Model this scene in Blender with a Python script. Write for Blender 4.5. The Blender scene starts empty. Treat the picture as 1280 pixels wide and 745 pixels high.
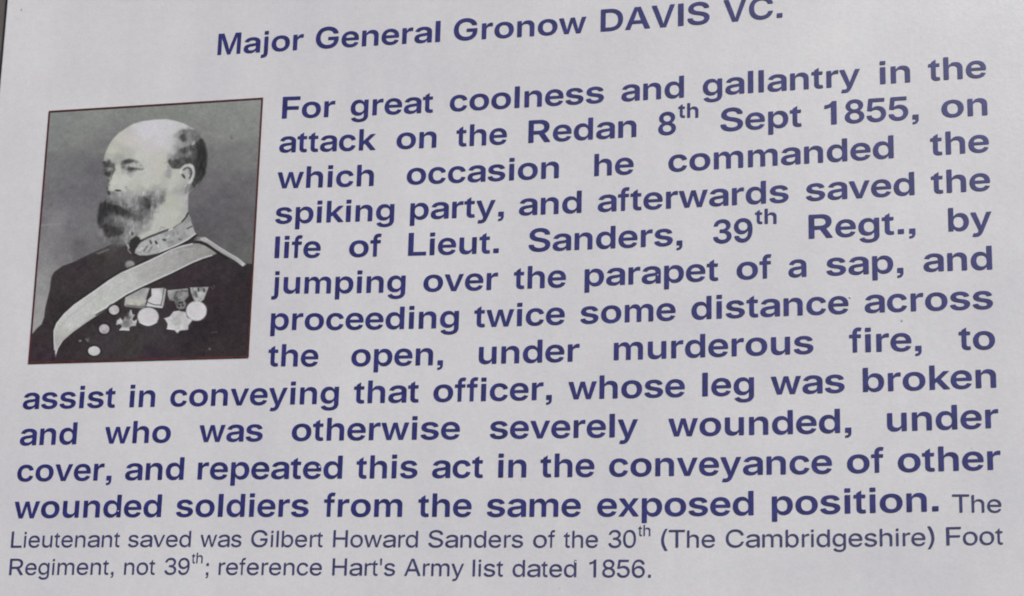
import bpy, math
import numpy as np
from mathutils import Vector
from mathutils.geometry import tessellate_polygon

C = bpy.context.scene.collection
scene = bpy.context.scene

# ------------------------------------------------------------------ camera, sky, sun, exposure
CAM_LOC = [-0.029091, -0.370948, 1.037246]
CAM_ROT = [1.7500056, -0.0792784, 0.2068704]
CAM_LENS = 56.25
CAM_SHIFT = (0.50078125, 0.546484375)
cam_data = bpy.data.cameras.new('camera')
cam = bpy.data.objects.new('camera', cam_data)
C.objects.link(cam)
cam.location = CAM_LOC
cam.rotation_euler = CAM_ROT
cam_data.sensor_width = 36.0
cam_data.lens = CAM_LENS
cam_data.shift_x, cam_data.shift_y = CAM_SHIFT       # the photograph is the upper right of a larger frame
cam_data.clip_start = 0.005
cam_data.clip_end = 200.0
scene.camera = cam

SUN_ELEV, SUN_AZ = 46.0, 142.0        # degrees; azimuth clockwise from +Y
world = bpy.data.worlds.new('World')
scene.world = world
world.use_nodes = True
wn = world.node_tree
bg = wn.nodes['Background']
sky = wn.nodes.new('ShaderNodeTexSky')
sky.sky_type = 'NISHITA'
sky.sun_disc = False
sky.sun_elevation = math.radians(SUN_ELEV)
sky.sun_rotation = math.radians(SUN_AZ)
sky.air_density = 1.0
sky.dust_density = 1.5
wn.links.new(sky.outputs['Color'], bg.inputs['Color'])
bg.inputs['Strength'].default_value = 0.05
sun_data = bpy.data.lights.new('sun', 'SUN')
sun_data.energy = 1.5
sun_data.angle = math.radians(12.0)
sun_data.color = (1.0, 0.99, 0.965)
sun = bpy.data.objects.new('sun', sun_data)
C.objects.link(sun)
a, e = math.radians(SUN_AZ), math.radians(SUN_ELEV)
to_sun = Vector((math.sin(a) * math.cos(e), math.cos(a) * math.cos(e), math.sin(e)))
sun.rotation_euler = to_sun.to_track_quat('Z', 'Y').to_euler()
scene.view_settings.view_transform = 'Standard'
scene.view_settings.look = 'None'
scene.view_settings.gamma = 1.0
scene.view_settings.exposure = 0.96
scene.cycles.filter_width = 1.9

# ------------------------------------------------------------------ data, in ems of the bold type (1 em = 8.5 mm); u to the right, v downwards
EM = 0.0085
PANEL_Z = 1.3
PRINT_GAIN = 1.2                       # printed sRGB value -> reflectance
PX, PY, PW, PH = -13.545, -0.772, 6.535, 8.425
CHIPS = [(-4.805, 11.123, 0.0321), (-10.516, 12.414, 0.0198), (2.18, 13.981, 0.0272), (4.236, 5.519, 0.0173), (9.17, 6.371, 0.0296)]
SPECKS = [(-14.726, -4.459, 0.0247), (10.435, 7.113, 0.0222), (-2.836, 3.334, 0.0099), (5.975, -1.427, 0.0123), (8.978, -2.053, 0.0099), (-13.464, 1.022, 0.0123), (12.044, 10.817, 0.0123), (1.787, 14.729, 0.0123), (-6.21, 14.494, 0.0099)]
TEXT_LINES = [
 (1, 1.0, [-0.000111, -0.001143, 0.008123, -2.283525], [('Major', -8.445, -5.868), ('General', -5.5, -1.87), ('Gronow', -1.481, 2.241), ('DAVIS', 2.638, 5.591), ('VC.', 5.966, 7.523)]),
 (1, 1.0, [7.2e-05, -0.001691, 0.002807, 0.036295], [('For', -6.394, -4.837), ('great', -4.377, -2.003), ('coolness', -1.529, 2.752), ('and', 3.231, 4.91), ('gallantry', 5.416, 9.509), ('in', 10.019, 10.78), ('the', 11.243, 12.681)]),
 (1, 1.0, [9.7e-05, -0.00206, 0.003538, 1.190885], [('attack', -6.423, -3.608), ('on', -3.01, -1.877), ('the', -1.312, 0.1), ('Redan', 0.699, 3.641), ('8', 4.231, 4.701), ('Sept', 5.881, 7.995), ('1855,', 8.586, 10.968), ('on', 11.548, 12.679)]),
 (1, 1.0, [5e-05, -0.001857, 0.004163, 2.356682], [('which', -6.426, -3.623), ('occasion', -2.681, 1.555), ('he', 2.519, 3.575), ('commanded', 4.508, 10.323), ('the', 11.243, 12.688)]),
 (1, 1.0, [2.2e-05, -0.00133, 0.004105, 3.485903], [('spiking', -6.429, -3.0), ('party,', -2.546, 0.068), ('and', 0.487, 2.188), ('afterwards', 2.63, 7.64), ('saved', 8.086, 10.82), ('the', 11.238, 12.685)]),
 (1, 1.0, [6.1e-05, -0.00189, 0.005192, 4.638715], [('life', -6.394, -5.063), ('of', -4.242, -3.33), ('Lieut.', -2.565, -0.045), ('Sanders,', 0.773, 4.882), ('39', 5.691, 6.707), ('Regt.,', 8.146, 10.817), ('by', 11.636, 12.692)]),
 (1, 1.0, [0.000117, -0.002147, 0.002358, 5.783359], [('jumping', -6.425, -2.606), ('over', -2.102, -0.045), ('the', 0.392, 1.8), ('parapet', 2.305, 5.821), ('of', 6.297, 7.189), ('a', 7.622, 8.074), ('sap,', 8.58, 10.497), ('and', 11.0, 12.668)]),
 (1, 1.0, [0.000111, -0.001978, 0.001361, 6.929834], [('proceeding', -6.399, -1.088), ('twice', -0.664, 1.786), ('some', 2.207, 4.712), ('distance', 5.128, 9.117), ('across', 9.525, 12.655)]),
 (1, 1.0, [0.00012, -0.001814, 0.000249, 8.066059], [('the', -6.418, -4.984), ('open,', -4.043, -1.49), ('under', -0.511, 2.197), ('murderous', 3.107, 8.227), ('fire,', 9.124, 10.896), ('to', 11.808, 12.674)]),
 (1, 1.0, [-2.1e-05, -0.000398, 0.00222, 9.19427], [('assist', -13.628, -10.834), ('in', -10.405, -9.652), ('conveying', -9.203, -4.353), ('that', -3.93, -2.124), ('officer,', -1.721, 1.481), ('whose', 1.917, 4.958), ('leg', 5.41, 6.724), ('was', 7.152, 8.99), ('broken', 9.444, 12.668)]),
 (1, 1.0, [-4.6e-05, -0.000376, 0.005798, 10.337807], [('and', -13.628, -11.914), ('who', -11.075, -9.123), ('was', -8.293, -6.459), ('otherwise', -5.631, -0.968), ('severely', -0.156, 3.755), ('wounded,', 4.54, 9.137), ('under', 10.018, 12.692)]),
 (1, 1.0, [-3.2e-05, -0.000346, 0.004467, 11.495258], [('cover,', -13.623, -10.787), ('and', -10.385, -8.673), ('repeated', -8.267, -4.163), ('this', -3.77, -2.088), ('act', -1.685, -0.311), ('in', 0.096, 0.842), ('the', 1.218, 2.633), ('conveyance', 3.022, 8.65), ('of', 9.023, 9.92), ('other', 10.259, 12.71)]),
 (1, 1.0, [-5.6e-05, -0.000545, 0.006021, 12.654476], [('wounded', -13.628, -9.256), ('soldiers', -8.826, -5.053), ('from', -4.629, -2.466), ('the', -2.03, -0.593), ('same', -0.182, 2.293), ('exposed', 2.724, 6.699), ('position.', 7.157, 11.206)]),
 (0, 0.699, [-3.5e-05, -0.000266, 0.004813, 13.555011], [('Lieutenant', -13.64, -10.408), ('saved', -10.162, -8.347), ('was', -8.071, -6.9), ('Gilbert', -6.623, -4.616), ('Howard', -4.328, -2.01), ('Sanders', -1.724, 0.8), ('of', 1.068, 1.64), ('the', 1.87, 2.752), ('30', 3.025, 3.729), ('(The', 4.376, 5.73), ('Cambridgeshire)', 6.007, 11.088), ('Foot', 11.373, 12.704)]),
 (0, 0.699, [-2.9e-05, -2.8e-05, 0.006447, 14.398501], [('Regiment,', -13.625, -10.527), ('not', -10.223, -9.328), ('39', -9.051, -8.337), ('reference', -7.499, -4.607), ("Hart's", -4.315, -2.6), ('Army', -2.351, -0.749), ('list', -0.515, 0.291), ('dated', 0.544, 2.205), ('1856.', 2.54, 4.117)]),
]
EXTRA_WORDS = [
 ('th', 1, 0.66, 4.763, 5.295, 0.649, 0.685, 2),
 ('th', 1, 0.66, 6.777, 7.326, 4.067, 4.095, 5),
 ('th', 0, 0.461, 3.788, 4.095, 13.236, 13.238, 13),
 ('th', 0, 0.461, -8.289, -7.975, 14.015, 14.015, 14),
 ('The', 0, 0.699, 11.537, 12.692, 12.615, 12.623, 12),
 (';', 0, 0.699, -7.857, -7.788, 14.37, 14.37, 14),
]
INK_BOX = {
 'bold': {',': (278, 64, 214), '.': (278, 64, 214), '1': (556, 69, 378), '3': (556, 27, 516), '5': (556, 27, 516), '8': (556, 32, 524), '9': (556, 30, 522), 'A': (722, 20, 702), 'C': (722, 44, 684), 'D': (722, 76, 685), 'F': (611, 76, 587), 'G': (778, 44, 713), 'I': (278, 64, 214), 'L': (611, 76, 583), 'M': (833, 69, 765), 'R': (722, 76, 677), 'S': (667, 39, 629), 'V': (667, 19, 648), 'a': (556, 29, 527), 'b': (611, 61, 578), 'c': (556, 34, 524), 'd': (611, 34, 551), 'e': (556, 23, 528), 'f': (333, 10, 318), 'g': (611, 40, 553), 'h': (611, 65, 546), 'i': (278, 69, 209), 'j': (278, 3, 209), 'k': (556, 69, 562), 'l': (278, 69, 209), 'm': (889, 64, 826), 'n': (611, 65, 546), 'o': (611, 34, 578), 'p': (611, 62, 578), 'r': (389, 64, 373), 's': (556, 30, 519), 't': (333, 10, 309), 'u': (611, 66, 545), 'v': (556, 13, 543), 'w': (778, 10, 769), 'x': (556, 15, 541), 'y': (556, 10, 539)},
 'regular': {"'": (191, 59, 132), '(': (333, 68, 299), ')': (333, 34, 265), ',': (278, 87, 191), '.': (278, 87, 191), '0': (556, 37, 519), '1': (556, 101, 359), '3': (556, 34, 522), '5': (556, 32, 514), '6': (556, 38, 518), '8': (556, 38, 517), '9': (556, 42, 514), ';': (278, 87, 191), 'A': (667, 14, 654), 'C': (722, 44, 681), 'F': (611, 86, 583), 'G': (778, 48, 704), 'H': (722, 77, 646), 'L': (556, 76, 537), 'R': (722, 88, 684), 'S': (667, 49, 620), 'T': (611, 14, 597), 'a': (556, 36, 530), 'b': (556, 58, 517), 'c': (500, 30, 477), 'd': (556, 35, 499), 'e': (556, 40, 516), 'f': (278, 14, 262), 'g': (556, 40, 499), 'h': (556, 65, 491), 'i': (222, 67, 155), 'l': (222, 67, 155), 'm': (833, 65, 769), 'n': (556, 65, 491), 'o': (556, 35, 521), 'r': (333, 77, 332), 's': (500, 32, 464), 't': (278, 14, 257), 'u': (556, 68, 489), 'v': (500, 8, 492), 'w': (722, 14, 709), 'y': (500, 11, 489)},
}
GLYPHS = {
 'bold': {
  ',': '87 -147 88 -148 121 -147 148 -142 163 -137 173 -132 191 -120 202 -109 214 -92 221 -77 226 -62 231 -39 232 -27 232 138 231 141 88 141 87 138 87 1 88 0 161 -1 161 -2 161 -19 159 -39 156 -49 151 -59 146 -67 141 -73 133 -77 121 -82 111 -83 88 -83 87 -84',
  '.': '87 1 88 0 231 0 232 1 232 139 231 140 88 140 87 139',
  '1': '211 1 215 0 340 0 341 1 341 726 340 728 232 728 230 727 220 704 208 684 190 663 182 656 162 641 140 628 120 620 102 615 95 615 90 613 72 612 70 611 57 611 56 609 56 509 57 505 67 505 70 506 97 508 122 513 142 518 167 528 177 533 192 543 202 551 210 558 211 556',
  '3': '288 -9 306 -10 343 -9 346 -9 371 -7 398 -2 426 6 453 16 473 26 498 41 521 58 532 69 547 86 559 104 569 121 577 141 582 159 586 186 587 204 584 234 579 256 574 271 567 286 559 299 552 309 536 326 526 335 516 342 498 352 481 360 466 365 448 369 431 373 429 374 429 376 431 379 456 386 471 393 486 401 503 413 515 424 527 436 539 454 545 464 552 481 557 501 560 521 560 549 558 561 554 584 544 611 537 626 529 639 524 646 509 664 498 675 483 687 461 702 448 709 431 718 403 727 381 732 338 737 303 737 276 735 238 727 221 722 193 711 166 697 151 687 138 678 119 659 110 649 95 629 85 611 78 594 73 576 68 546 67 534 68 531 191 531 193 534 195 549 201 566 208 579 215 589 223 597 241 610 261 620 276 625 286 627 311 630 336 630 351 627 368 622 388 612 398 605 412 591 422 576 427 564 432 544 432 536 432 514 429 499 424 486 419 476 414 469 403 457 393 448 381 440 366 433 343 426 328 423 313 422 243 422 241 421 240 419 240 324 241 321 326 320 348 317 368 312 388 304 406 295 421 283 429 274 434 266 444 249 449 231 452 209 451 199 449 186 446 176 441 164 432 149 418 134 408 126 391 116 371 108 353 103 333 101 321 100 301 101 283 103 263 108 243 116 226 126 213 136 200 151 193 164 188 176 185 189 185 196 183 198 53 198 52 196 53 184 58 154 68 124 73 114 80 101 90 86 103 71 116 58 138 41 158 28 173 20 196 11 218 3 238 -2 266 -7',
  '5': '289 -9 304 -10 339 -9 377 -4 389 -2 407 3 434 13 454 23 467 31 482 41 502 58 520 76 540 104 555 131 565 156 570 174 575 204 578 244 575 276 567 314 560 336 545 366 533 386 515 409 502 422 489 432 472 445 459 452 439 462 419 469 397 475 384 477 354 480 339 480 314 477 289 472 274 467 257 460 232 445 219 435 209 425 207 425 205 426 206 434 208 441 208 456 213 489 214 504 215 511 216 526 217 534 218 549 220 559 226 616 229 618 537 618 539 619 539 726 537 728 119 728 117 726 105 604 104 596 102 579 101 571 100 554 99 546 97 529 96 521 95 504 94 496 92 479 91 471 90 454 89 446 87 429 86 421 85 404 81 371 80 354 82 352 87 351 197 333 199 333 214 347 229 357 247 365 267 372 294 377 302 378 324 378 344 375 362 370 379 362 392 355 407 343 413 336 423 324 432 309 440 291 445 276 448 264 449 249 450 236 449 221 445 196 440 179 433 164 425 151 418 141 404 128 399 124 392 118 379 111 367 106 352 101 339 98 327 97 304 97 294 98 272 103 259 108 244 116 237 121 224 131 213 144 206 154 199 169 196 179 193 196 192 198 67 198 65 196 66 184 71 154 78 131 86 114 96 96 109 79 117 70 137 50 149 41 172 26 187 18 209 8 232 1 254 -4 269 -7',
  '8': '294 -9 297 -9 309 -10 349 -9 352 -9 377 -7 404 -2 434 6 454 13 482 26 499 36 517 48 536 64 550 79 565 99 578 121 585 139 590 159 593 181 594 196 593 216 587 244 582 259 577 271 568 289 558 304 545 319 534 330 509 350 497 357 482 365 462 372 452 375 444 376 443 376 441 379 444 381 459 386 477 393 494 403 504 411 521 426 530 436 542 454 553 474 560 494 565 516 566 529 566 554 565 566 563 581 558 599 550 616 538 639 530 649 517 664 497 682 472 700 449 711 437 717 407 727 384 732 367 735 339 737 304 737 279 735 262 732 229 724 197 712 174 700 162 692 139 674 128 664 114 646 99 624 91 606 84 584 81 569 80 549 79 546 81 516 86 494 91 479 104 454 114 439 122 429 139 413 152 403 164 396 179 388 202 382 205 379 204 377 202 376 184 372 164 365 144 355 129 345 119 337 98 316 89 304 79 289 68 269 64 259 59 241 54 211 54 179 56 164 59 149 66 126 74 111 86 91 97 78 119 56 139 41 159 28 184 16 197 11 219 4 242 -2 269 -7;309 91 292 93 279 96 262 101 249 106 237 113 227 121 209 139 201 151 196 161 191 176 189 189 188 214 189 221 191 234 199 254 204 264 211 274 220 284 232 295 252 307 262 312 277 317 302 322 317 323 339 323 359 320 377 315 389 309 407 300 419 290 430 279 440 266 450 246 455 231 457 221 458 204 458 194 455 179 453 169 448 156 440 144 435 136 422 123 404 111 389 103 377 98 367 96 354 93 337 91;304 424 292 426 282 428 274 431 259 438 242 450 231 461 224 471 214 491 209 511 208 536 209 549 211 559 219 579 229 594 244 610 252 615 264 622 284 629 297 632 309 633 312 634 332 634 349 632 362 629 382 622 402 609 415 596 427 579 433 566 438 546 439 529 438 519 435 499 430 486 425 476 420 469 412 459 404 451 394 443 387 438 369 430 354 426 332 423 314 423',
  '9': '279 -9 294 -10 326 -10 349 -8 364 -5 391 3 416 13 444 28 461 40 474 50 490 66 507 86 525 111 538 133 548 153 555 171 565 198 575 236 582 273 587 313 589 348 590 351 590 418 589 421 587 453 582 491 577 518 572 536 565 558 553 588 540 613 525 636 509 655 481 681 456 699 439 709 429 714 404 724 374 732 344 737 319 737 314 738 281 737 256 734 234 729 209 721 186 712 159 696 139 681 127 671 105 648 91 628 79 608 68 586 60 563 53 531 51 508 51 466 56 431 61 411 66 396 78 368 90 348 101 333 124 308 136 298 159 282 176 272 186 268 201 262 216 258 241 253 261 251 291 251 309 252 324 255 341 260 364 268 379 275 391 282 406 292 421 305 432 316 445 331 456 349 459 351 461 351 463 348 462 318 457 271 450 236 442 211 435 193 427 178 420 166 412 156 396 138 384 127 376 122 361 115 351 110 331 105 311 103 299 103 284 105 269 108 254 113 244 117 229 127 222 133 213 143 205 153 198 166 193 176 186 197 59 197 58 196 61 176 66 156 71 141 81 118 91 101 103 83 115 68 133 51 149 38 164 28 181 17 196 10 216 3 234 -2 259 -7;309 351 306 352 289 352 276 355 256 362 241 370 234 375 224 383 211 397 206 403 196 418 191 428 186 441 181 461 178 478 178 501 180 518 183 531 190 551 195 561 203 573 211 583 225 598 244 612 256 619 269 624 289 629 306 631 319 631 336 629 349 626 369 619 379 614 394 604 406 593 414 585 425 571 429 563 435 553 442 536 445 526 448 508 448 483 447 471 445 458 442 448 435 431 430 421 420 406 412 396 401 385 384 372 376 367 361 360 346 355 334 352',
  'A': '25 1 26 0 28 0 166 0 168 1 227 179 228 180 231 180 498 180 501 174 548 36 549 34 560 1 561 0 701 0 703 0 704 1 446 727 443 728 281 728 277 726;263 286 262 286 291 371 307 424 326 494 357 614 361 623 364 614 380 554 414 431 432 374 462 286 461 285 266 285',
  'C': '354 -9 374 -10 409 -9 449 -4 471 1 496 8 521 18 551 33 574 48 596 66 615 84 632 104 650 129 665 156 677 186 687 221 690 241 689 243 559 243 558 241 554 226 548 206 537 186 525 169 514 157 501 146 491 138 479 131 451 118 434 113 421 111 401 108 369 108 349 111 319 118 306 123 291 130 271 143 259 153 250 161 231 184 221 199 208 224 201 241 193 266 186 304 183 326 182 354 183 399 185 409 186 421 188 439 195 469 203 491 216 519 228 539 236 549 248 564 269 582 279 589 296 599 314 607 329 612 351 617 376 620 396 620 399 619 419 617 431 615 451 609 479 597 491 590 501 582 519 565 532 549 545 526 552 509 558 486 559 485 686 485 689 485 690 486 685 514 677 541 672 556 659 584 645 609 632 626 615 646 599 662 576 680 554 694 534 705 511 715 481 725 459 730 431 735 404 736 401 737 369 737 336 735 296 727 271 720 246 710 211 692 179 670 159 653 145 639 130 621 116 601 106 586 93 564 83 541 71 509 61 471 56 444 51 394 51 334 52 321 53 306 58 269 66 234 75 204 88 174 105 141 118 121 126 111 142 91 169 66 194 46 219 31 249 16 269 8 294 1 334 -7',
  'D': '73 1 74 0 347 0 359 2 377 3 384 5 397 6 422 11 457 21 489 33 512 45 529 56 547 68 562 80 573 91 590 109 607 131 617 146 630 169 642 196 655 231 662 261 667 291 670 314 672 339 672 389 670 416 668 424 667 436 662 466 655 496 649 514 640 539 622 574 602 604 593 616 582 628 557 652 527 675 509 685 492 694 459 707 424 717 399 722 382 724 364 725 354 727 337 728 74 728 73 726;207 114 204 116 204 611 207 614 329 614 349 612 372 610 387 607 404 602 424 594 444 584 459 575 474 562 485 551 495 539 507 521 517 501 527 476 532 456 537 431 540 409 542 371 542 339 541 336 540 316 537 296 532 271 525 246 517 226 510 211 502 199 495 189 487 179 472 163 459 153 439 141 429 136 409 128 384 121 352 115 324 114',
  'F': '73 1 74 0 202 0 204 1 204 289 207 290 504 290 507 291 507 396 506 399 504 400 207 400 204 401 204 614 205 616 207 617 537 617 539 619 539 726 537 728 74 728 73 726',
  'G': '359 -9 361 -9 379 -10 411 -9 439 -7 454 -4 489 4 511 11 529 18 544 25 566 38 581 48 594 58 612 74 634 99 647 116 655 129 667 151 677 176 687 209 692 236 695 256 696 271 696 289 696 294 696 379 694 381 404 381 401 380 401 379 401 279 401 278 566 278 568 276 568 259 565 239 562 229 557 211 550 196 542 181 535 171 526 162 506 143 491 133 471 123 451 116 429 111 406 108 384 108 364 109 339 113 321 118 301 126 284 136 269 146 248 164 236 179 223 196 208 224 201 241 193 266 188 289 183 329 182 354 183 399 186 424 191 451 196 471 203 491 216 519 228 539 246 561 254 569 269 582 279 589 296 599 314 607 329 612 351 617 376 620 396 620 399 619 419 617 434 614 456 607 474 599 486 592 496 585 511 572 525 556 540 534 547 519 555 496 556 495 686 495 689 496 684 521 677 546 666 571 655 594 640 616 630 629 609 652 589 669 571 682 551 695 531 705 509 715 481 724 459 730 429 735 399 737 369 737 336 735 296 727 271 720 251 712 216 695 196 682 186 675 176 667 159 652 146 639 131 621 118 604 101 576 83 541 71 509 61 471 56 444 55 431 53 424 52 406 51 394 51 334 53 304 58 269 66 234 75 204 90 169 105 141 126 111 144 90 171 63 199 43 229 26 256 13 271 8 294 1 319 -4 336 -7',
  'I': '73 1 74 0 202 0 204 1 204 726 202 728 74 728 73 726',
  'L': '73 1 74 0 524 0 525 1 525 109 524 110 207 110 205 111 204 114 204 726 202 728 74 728 73 726',
  'M': '73 1 74 0 199 0 202 1 202 391 202 396 200 511 199 516 198 569 198 594 199 598 236 471 269 369 405 1 407 0 409 0 514 0 517 0 518 1 522 14 652 369 687 479 722 601 723 596 723 576 722 524 722 519 722 499 721 496 720 414 719 409 719 1 722 0 849 0 850 1 850 726 849 728 654 728 651 726 513 346 488 256 465 159 462 151 437 251 412 341 397 384 271 726 269 728 74 728 73 726',
  'R': '73 1 74 0 202 0 204 1 204 264 205 266 207 267 337 267 339 266 482 1 484 0 627 0 628 1 473 286 473 289 474 290 482 293 502 303 527 320 549 342 565 361 573 374 579 386 585 399 589 411 595 429 597 441 600 456 602 476 602 489 602 494 602 499 602 511 600 529 597 546 595 559 590 576 585 591 579 604 565 629 555 644 548 651 527 672 502 690 489 697 474 704 447 714 414 722 372 727 74 728 73 726;207 375 205 376 204 379 204 616 207 618 339 618 349 617 369 615 397 607 414 599 429 589 440 579 450 566 453 561 457 551 462 539 467 511 468 489 467 479 465 461 462 451 457 439 447 421 433 406 419 396 404 388 389 383 367 378 342 375',
  'S': '297 -10 315 -11 357 -11 360 -10 385 -8 417 -3 437 2 462 9 480 17 507 31 530 47 545 59 553 67 563 80 572 92 580 105 591 127 598 150 603 177 604 192 603 230 598 257 593 272 581 297 571 312 558 327 542 343 522 358 502 371 480 383 450 395 435 401 402 411 307 435 292 439 260 452 245 459 227 472 212 487 204 502 201 510 199 522 199 540 202 552 204 560 211 575 219 585 230 596 240 603 260 614 282 621 295 623 317 626 342 626 365 623 380 620 402 613 412 608 425 601 435 593 442 586 456 567 463 550 466 537 467 530 470 527 592 527 594 530 594 537 593 550 591 565 586 585 578 605 570 620 561 635 545 655 533 667 515 683 500 693 482 704 457 715 442 721 417 728 387 734 370 736 340 737 335 737 310 737 295 736 260 731 230 723 215 718 195 710 167 696 155 688 130 668 119 657 102 637 92 622 84 607 74 582 69 560 67 542 67 502 72 475 79 452 89 432 99 417 117 398 130 387 147 374 177 357 195 349 220 339 260 327 362 300 385 293 417 280 435 271 449 260 461 247 468 235 470 227 473 212 473 197 471 182 466 170 461 160 456 152 445 140 432 129 425 124 415 119 397 112 370 104 345 101 305 102 275 107 257 112 245 117 222 129 204 145 194 157 187 170 180 190 177 202 176 212 175 214 47 214 46 212 47 202 49 182 52 167 56 150 64 127 72 112 84 92 99 72 117 55 137 39 152 29 172 19 197 9 212 4 242 -3 272 -8',
  'V': '283 1 286 0 448 0 451 1 704 726 703 727 563 728 560 726 435 346 403 236 368 108 365 114 337 219 301 339 169 726 168 727 166 728 28 728 26 727 25 726',
  'a': '195 -10 208 -11 230 -11 240 -11 260 -8 283 -3 303 4 318 12 330 19 343 29 362 47 371 60 380 75 383 75 385 72 385 2 385 1 388 0 505 0 507 2 507 377 506 392 501 420 496 437 486 457 471 480 457 495 448 503 425 519 408 528 383 538 353 546 323 551 300 552 268 552 243 551 213 545 193 540 170 533 150 524 135 515 118 503 105 493 90 477 77 460 67 445 60 430 55 417 53 410 55 409 170 386 175 395 182 407 192 420 205 431 215 437 233 446 250 451 268 454 293 454 305 453 320 450 333 446 348 438 355 432 366 420 373 407 376 400 379 382 379 360 376 352 373 347 370 344 363 339 350 334 330 329 313 327 300 326 293 324 235 318 203 313 168 306 135 295 105 281 93 273 80 263 70 252 62 242 50 222 45 210 40 190 37 172 37 135 40 115 45 95 50 82 59 65 70 50 82 37 100 22 113 14 128 7 155 -3 178 -8;230 85 210 89 190 99 183 104 175 112 167 125 162 137 161 145 160 157 162 170 167 185 175 197 183 205 198 215 223 225 233 228 258 233 305 239 333 244 363 252 370 254 378 259 380 257 380 195 378 175 373 157 366 142 352 122 340 112 325 102 310 94 298 89 288 87 270 84 240 84',
  'b': '333 -9 336 -10 363 -10 376 -9 396 -7 418 -2 433 3 458 15 476 26 486 33 501 46 509 54 529 79 542 99 556 129 567 159 574 189 579 226 582 264 582 281 581 284 581 299 580 301 579 321 574 356 564 394 551 426 534 456 524 471 511 486 496 502 476 517 451 532 426 542 396 550 368 553 333 552 306 547 283 540 261 527 244 514 225 494 212 476 201 457 198 455 196 456 195 459 195 726 193 728 68 728 67 726 67 1 68 0 191 0 192 1 192 84 193 85 198 86 201 85 212 66 228 45 241 31 258 18 278 6 291 0 306 -4 318 -7;303 96 291 99 276 103 266 108 251 118 238 129 230 139 223 149 216 161 210 174 203 194 195 229 193 254 192 256 192 289 193 291 193 299 198 331 203 351 208 366 220 391 225 399 236 412 243 420 256 430 271 438 281 442 291 445 306 447 336 447 351 445 361 442 373 437 386 430 398 420 412 406 419 396 427 384 432 374 439 354 446 324 449 304 450 289 450 256 449 241 447 224 442 201 437 184 432 171 424 156 416 144 409 134 396 121 386 113 378 109 366 103 351 98 336 96 326 95 308 95',
  'c': '277 -10 294 -11 327 -11 364 -6 384 -1 407 7 424 14 447 27 462 37 482 54 492 65 510 88 520 105 527 120 535 140 541 163 539 165 537 166 429 188 422 189 417 173 407 150 398 135 379 117 369 110 349 100 329 94 314 93 297 93 282 94 262 99 249 105 233 115 217 131 209 140 196 160 191 173 184 193 179 213 176 228 174 253 173 273 174 290 176 315 181 340 186 358 193 375 199 385 206 398 216 410 229 424 239 431 252 438 264 443 274 446 289 449 322 448 334 446 352 441 367 434 374 429 387 418 398 405 410 385 416 373 420 358 422 356 534 380 537 380 540 383 530 415 515 445 500 468 492 477 467 501 457 509 437 521 409 534 379 544 357 549 339 551 314 553 274 552 249 548 229 544 204 536 182 526 159 514 142 501 127 488 114 475 101 460 89 443 76 420 67 400 59 378 51 350 46 320 44 295 44 245 44 243 46 220 51 190 56 170 66 143 76 120 91 95 108 73 129 51 147 37 169 22 194 10 214 2 244 -6 262 -8',
  'd': '247 -9 249 -10 279 -10 307 -7 327 -2 347 6 367 18 383 31 400 49 413 66 424 86 427 86 429 86 432 84 432 1 434 0 554 0 558 1 558 726 557 727 432 728 429 726 429 459 429 456 427 455 424 456 416 471 407 484 398 496 386 509 377 517 367 525 347 537 329 544 309 549 282 552 247 552 229 550 217 547 192 540 169 529 157 522 142 512 129 502 119 493 111 484 99 469 81 441 69 416 59 389 51 359 46 329 44 299 43 284 44 244 44 241 46 216 49 199 56 164 66 134 74 116 82 101 89 89 101 71 122 48 142 31 157 20 169 13 192 3 207 -2 219 -5 229 -7;284 96 274 98 257 104 247 108 232 118 214 136 206 146 196 164 189 181 184 196 179 219 176 234 174 256 174 289 176 306 181 339 186 356 191 369 196 381 204 394 213 406 225 419 234 427 242 432 252 437 264 442 272 444 289 447 317 447 334 444 342 442 359 435 372 427 387 414 398 401 407 386 415 371 420 356 428 326 430 309 432 286 432 259 430 236 428 219 423 196 418 181 413 169 400 146 393 136 382 125 374 118 364 111 354 106 342 101 332 98 317 95 299 95',
  'e': '282 -10 284 -11 299 -11 332 -11 357 -8 372 -6 394 0 409 4 429 12 449 22 462 30 479 42 488 50 506 68 515 80 528 100 538 123 540 130 541 135 539 136 432 158 424 159 418 145 410 133 397 118 382 107 362 97 342 92 327 90 317 89 294 89 277 92 267 95 252 100 242 104 222 117 208 130 196 145 186 163 181 175 177 190 174 203 171 223 171 235 172 237 547 237 549 237 550 240 550 298 549 310 546 343 540 370 533 395 522 420 510 443 495 465 477 486 457 503 434 518 414 529 397 536 382 541 364 546 334 551 314 552 312 553 292 553 264 551 237 546 209 539 179 526 162 516 144 503 124 486 111 473 101 460 91 445 81 430 69 405 61 385 51 350 46 320 44 298 44 295 43 258 44 235 49 203 56 170 66 140 77 118 84 105 101 80 111 68 124 55 139 42 164 25 184 14 214 2 232 -3 262 -8;172 324 171 325 171 328 174 345 181 370 186 383 194 395 206 413 214 421 227 431 244 441 264 448 277 451 297 453 324 451 344 446 362 439 377 429 383 423 393 413 400 403 408 390 412 380 420 358 423 345 426 325 424 324',
  'f': '110 1 111 0 236 0 237 1 237 444 239 445 354 445 355 449 355 544 354 545 239 545 237 549 237 596 238 604 242 621 248 631 254 639 264 647 269 649 276 652 289 655 314 655 321 655 336 652 349 648 351 648 352 649 377 744 377 746 376 747 349 755 321 760 289 762 276 762 246 759 234 757 209 750 186 740 174 732 161 722 145 706 132 689 123 671 116 649 113 636 110 619 109 546 109 545 11 545 10 544 10 449 11 445 109 445 110 444',
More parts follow.
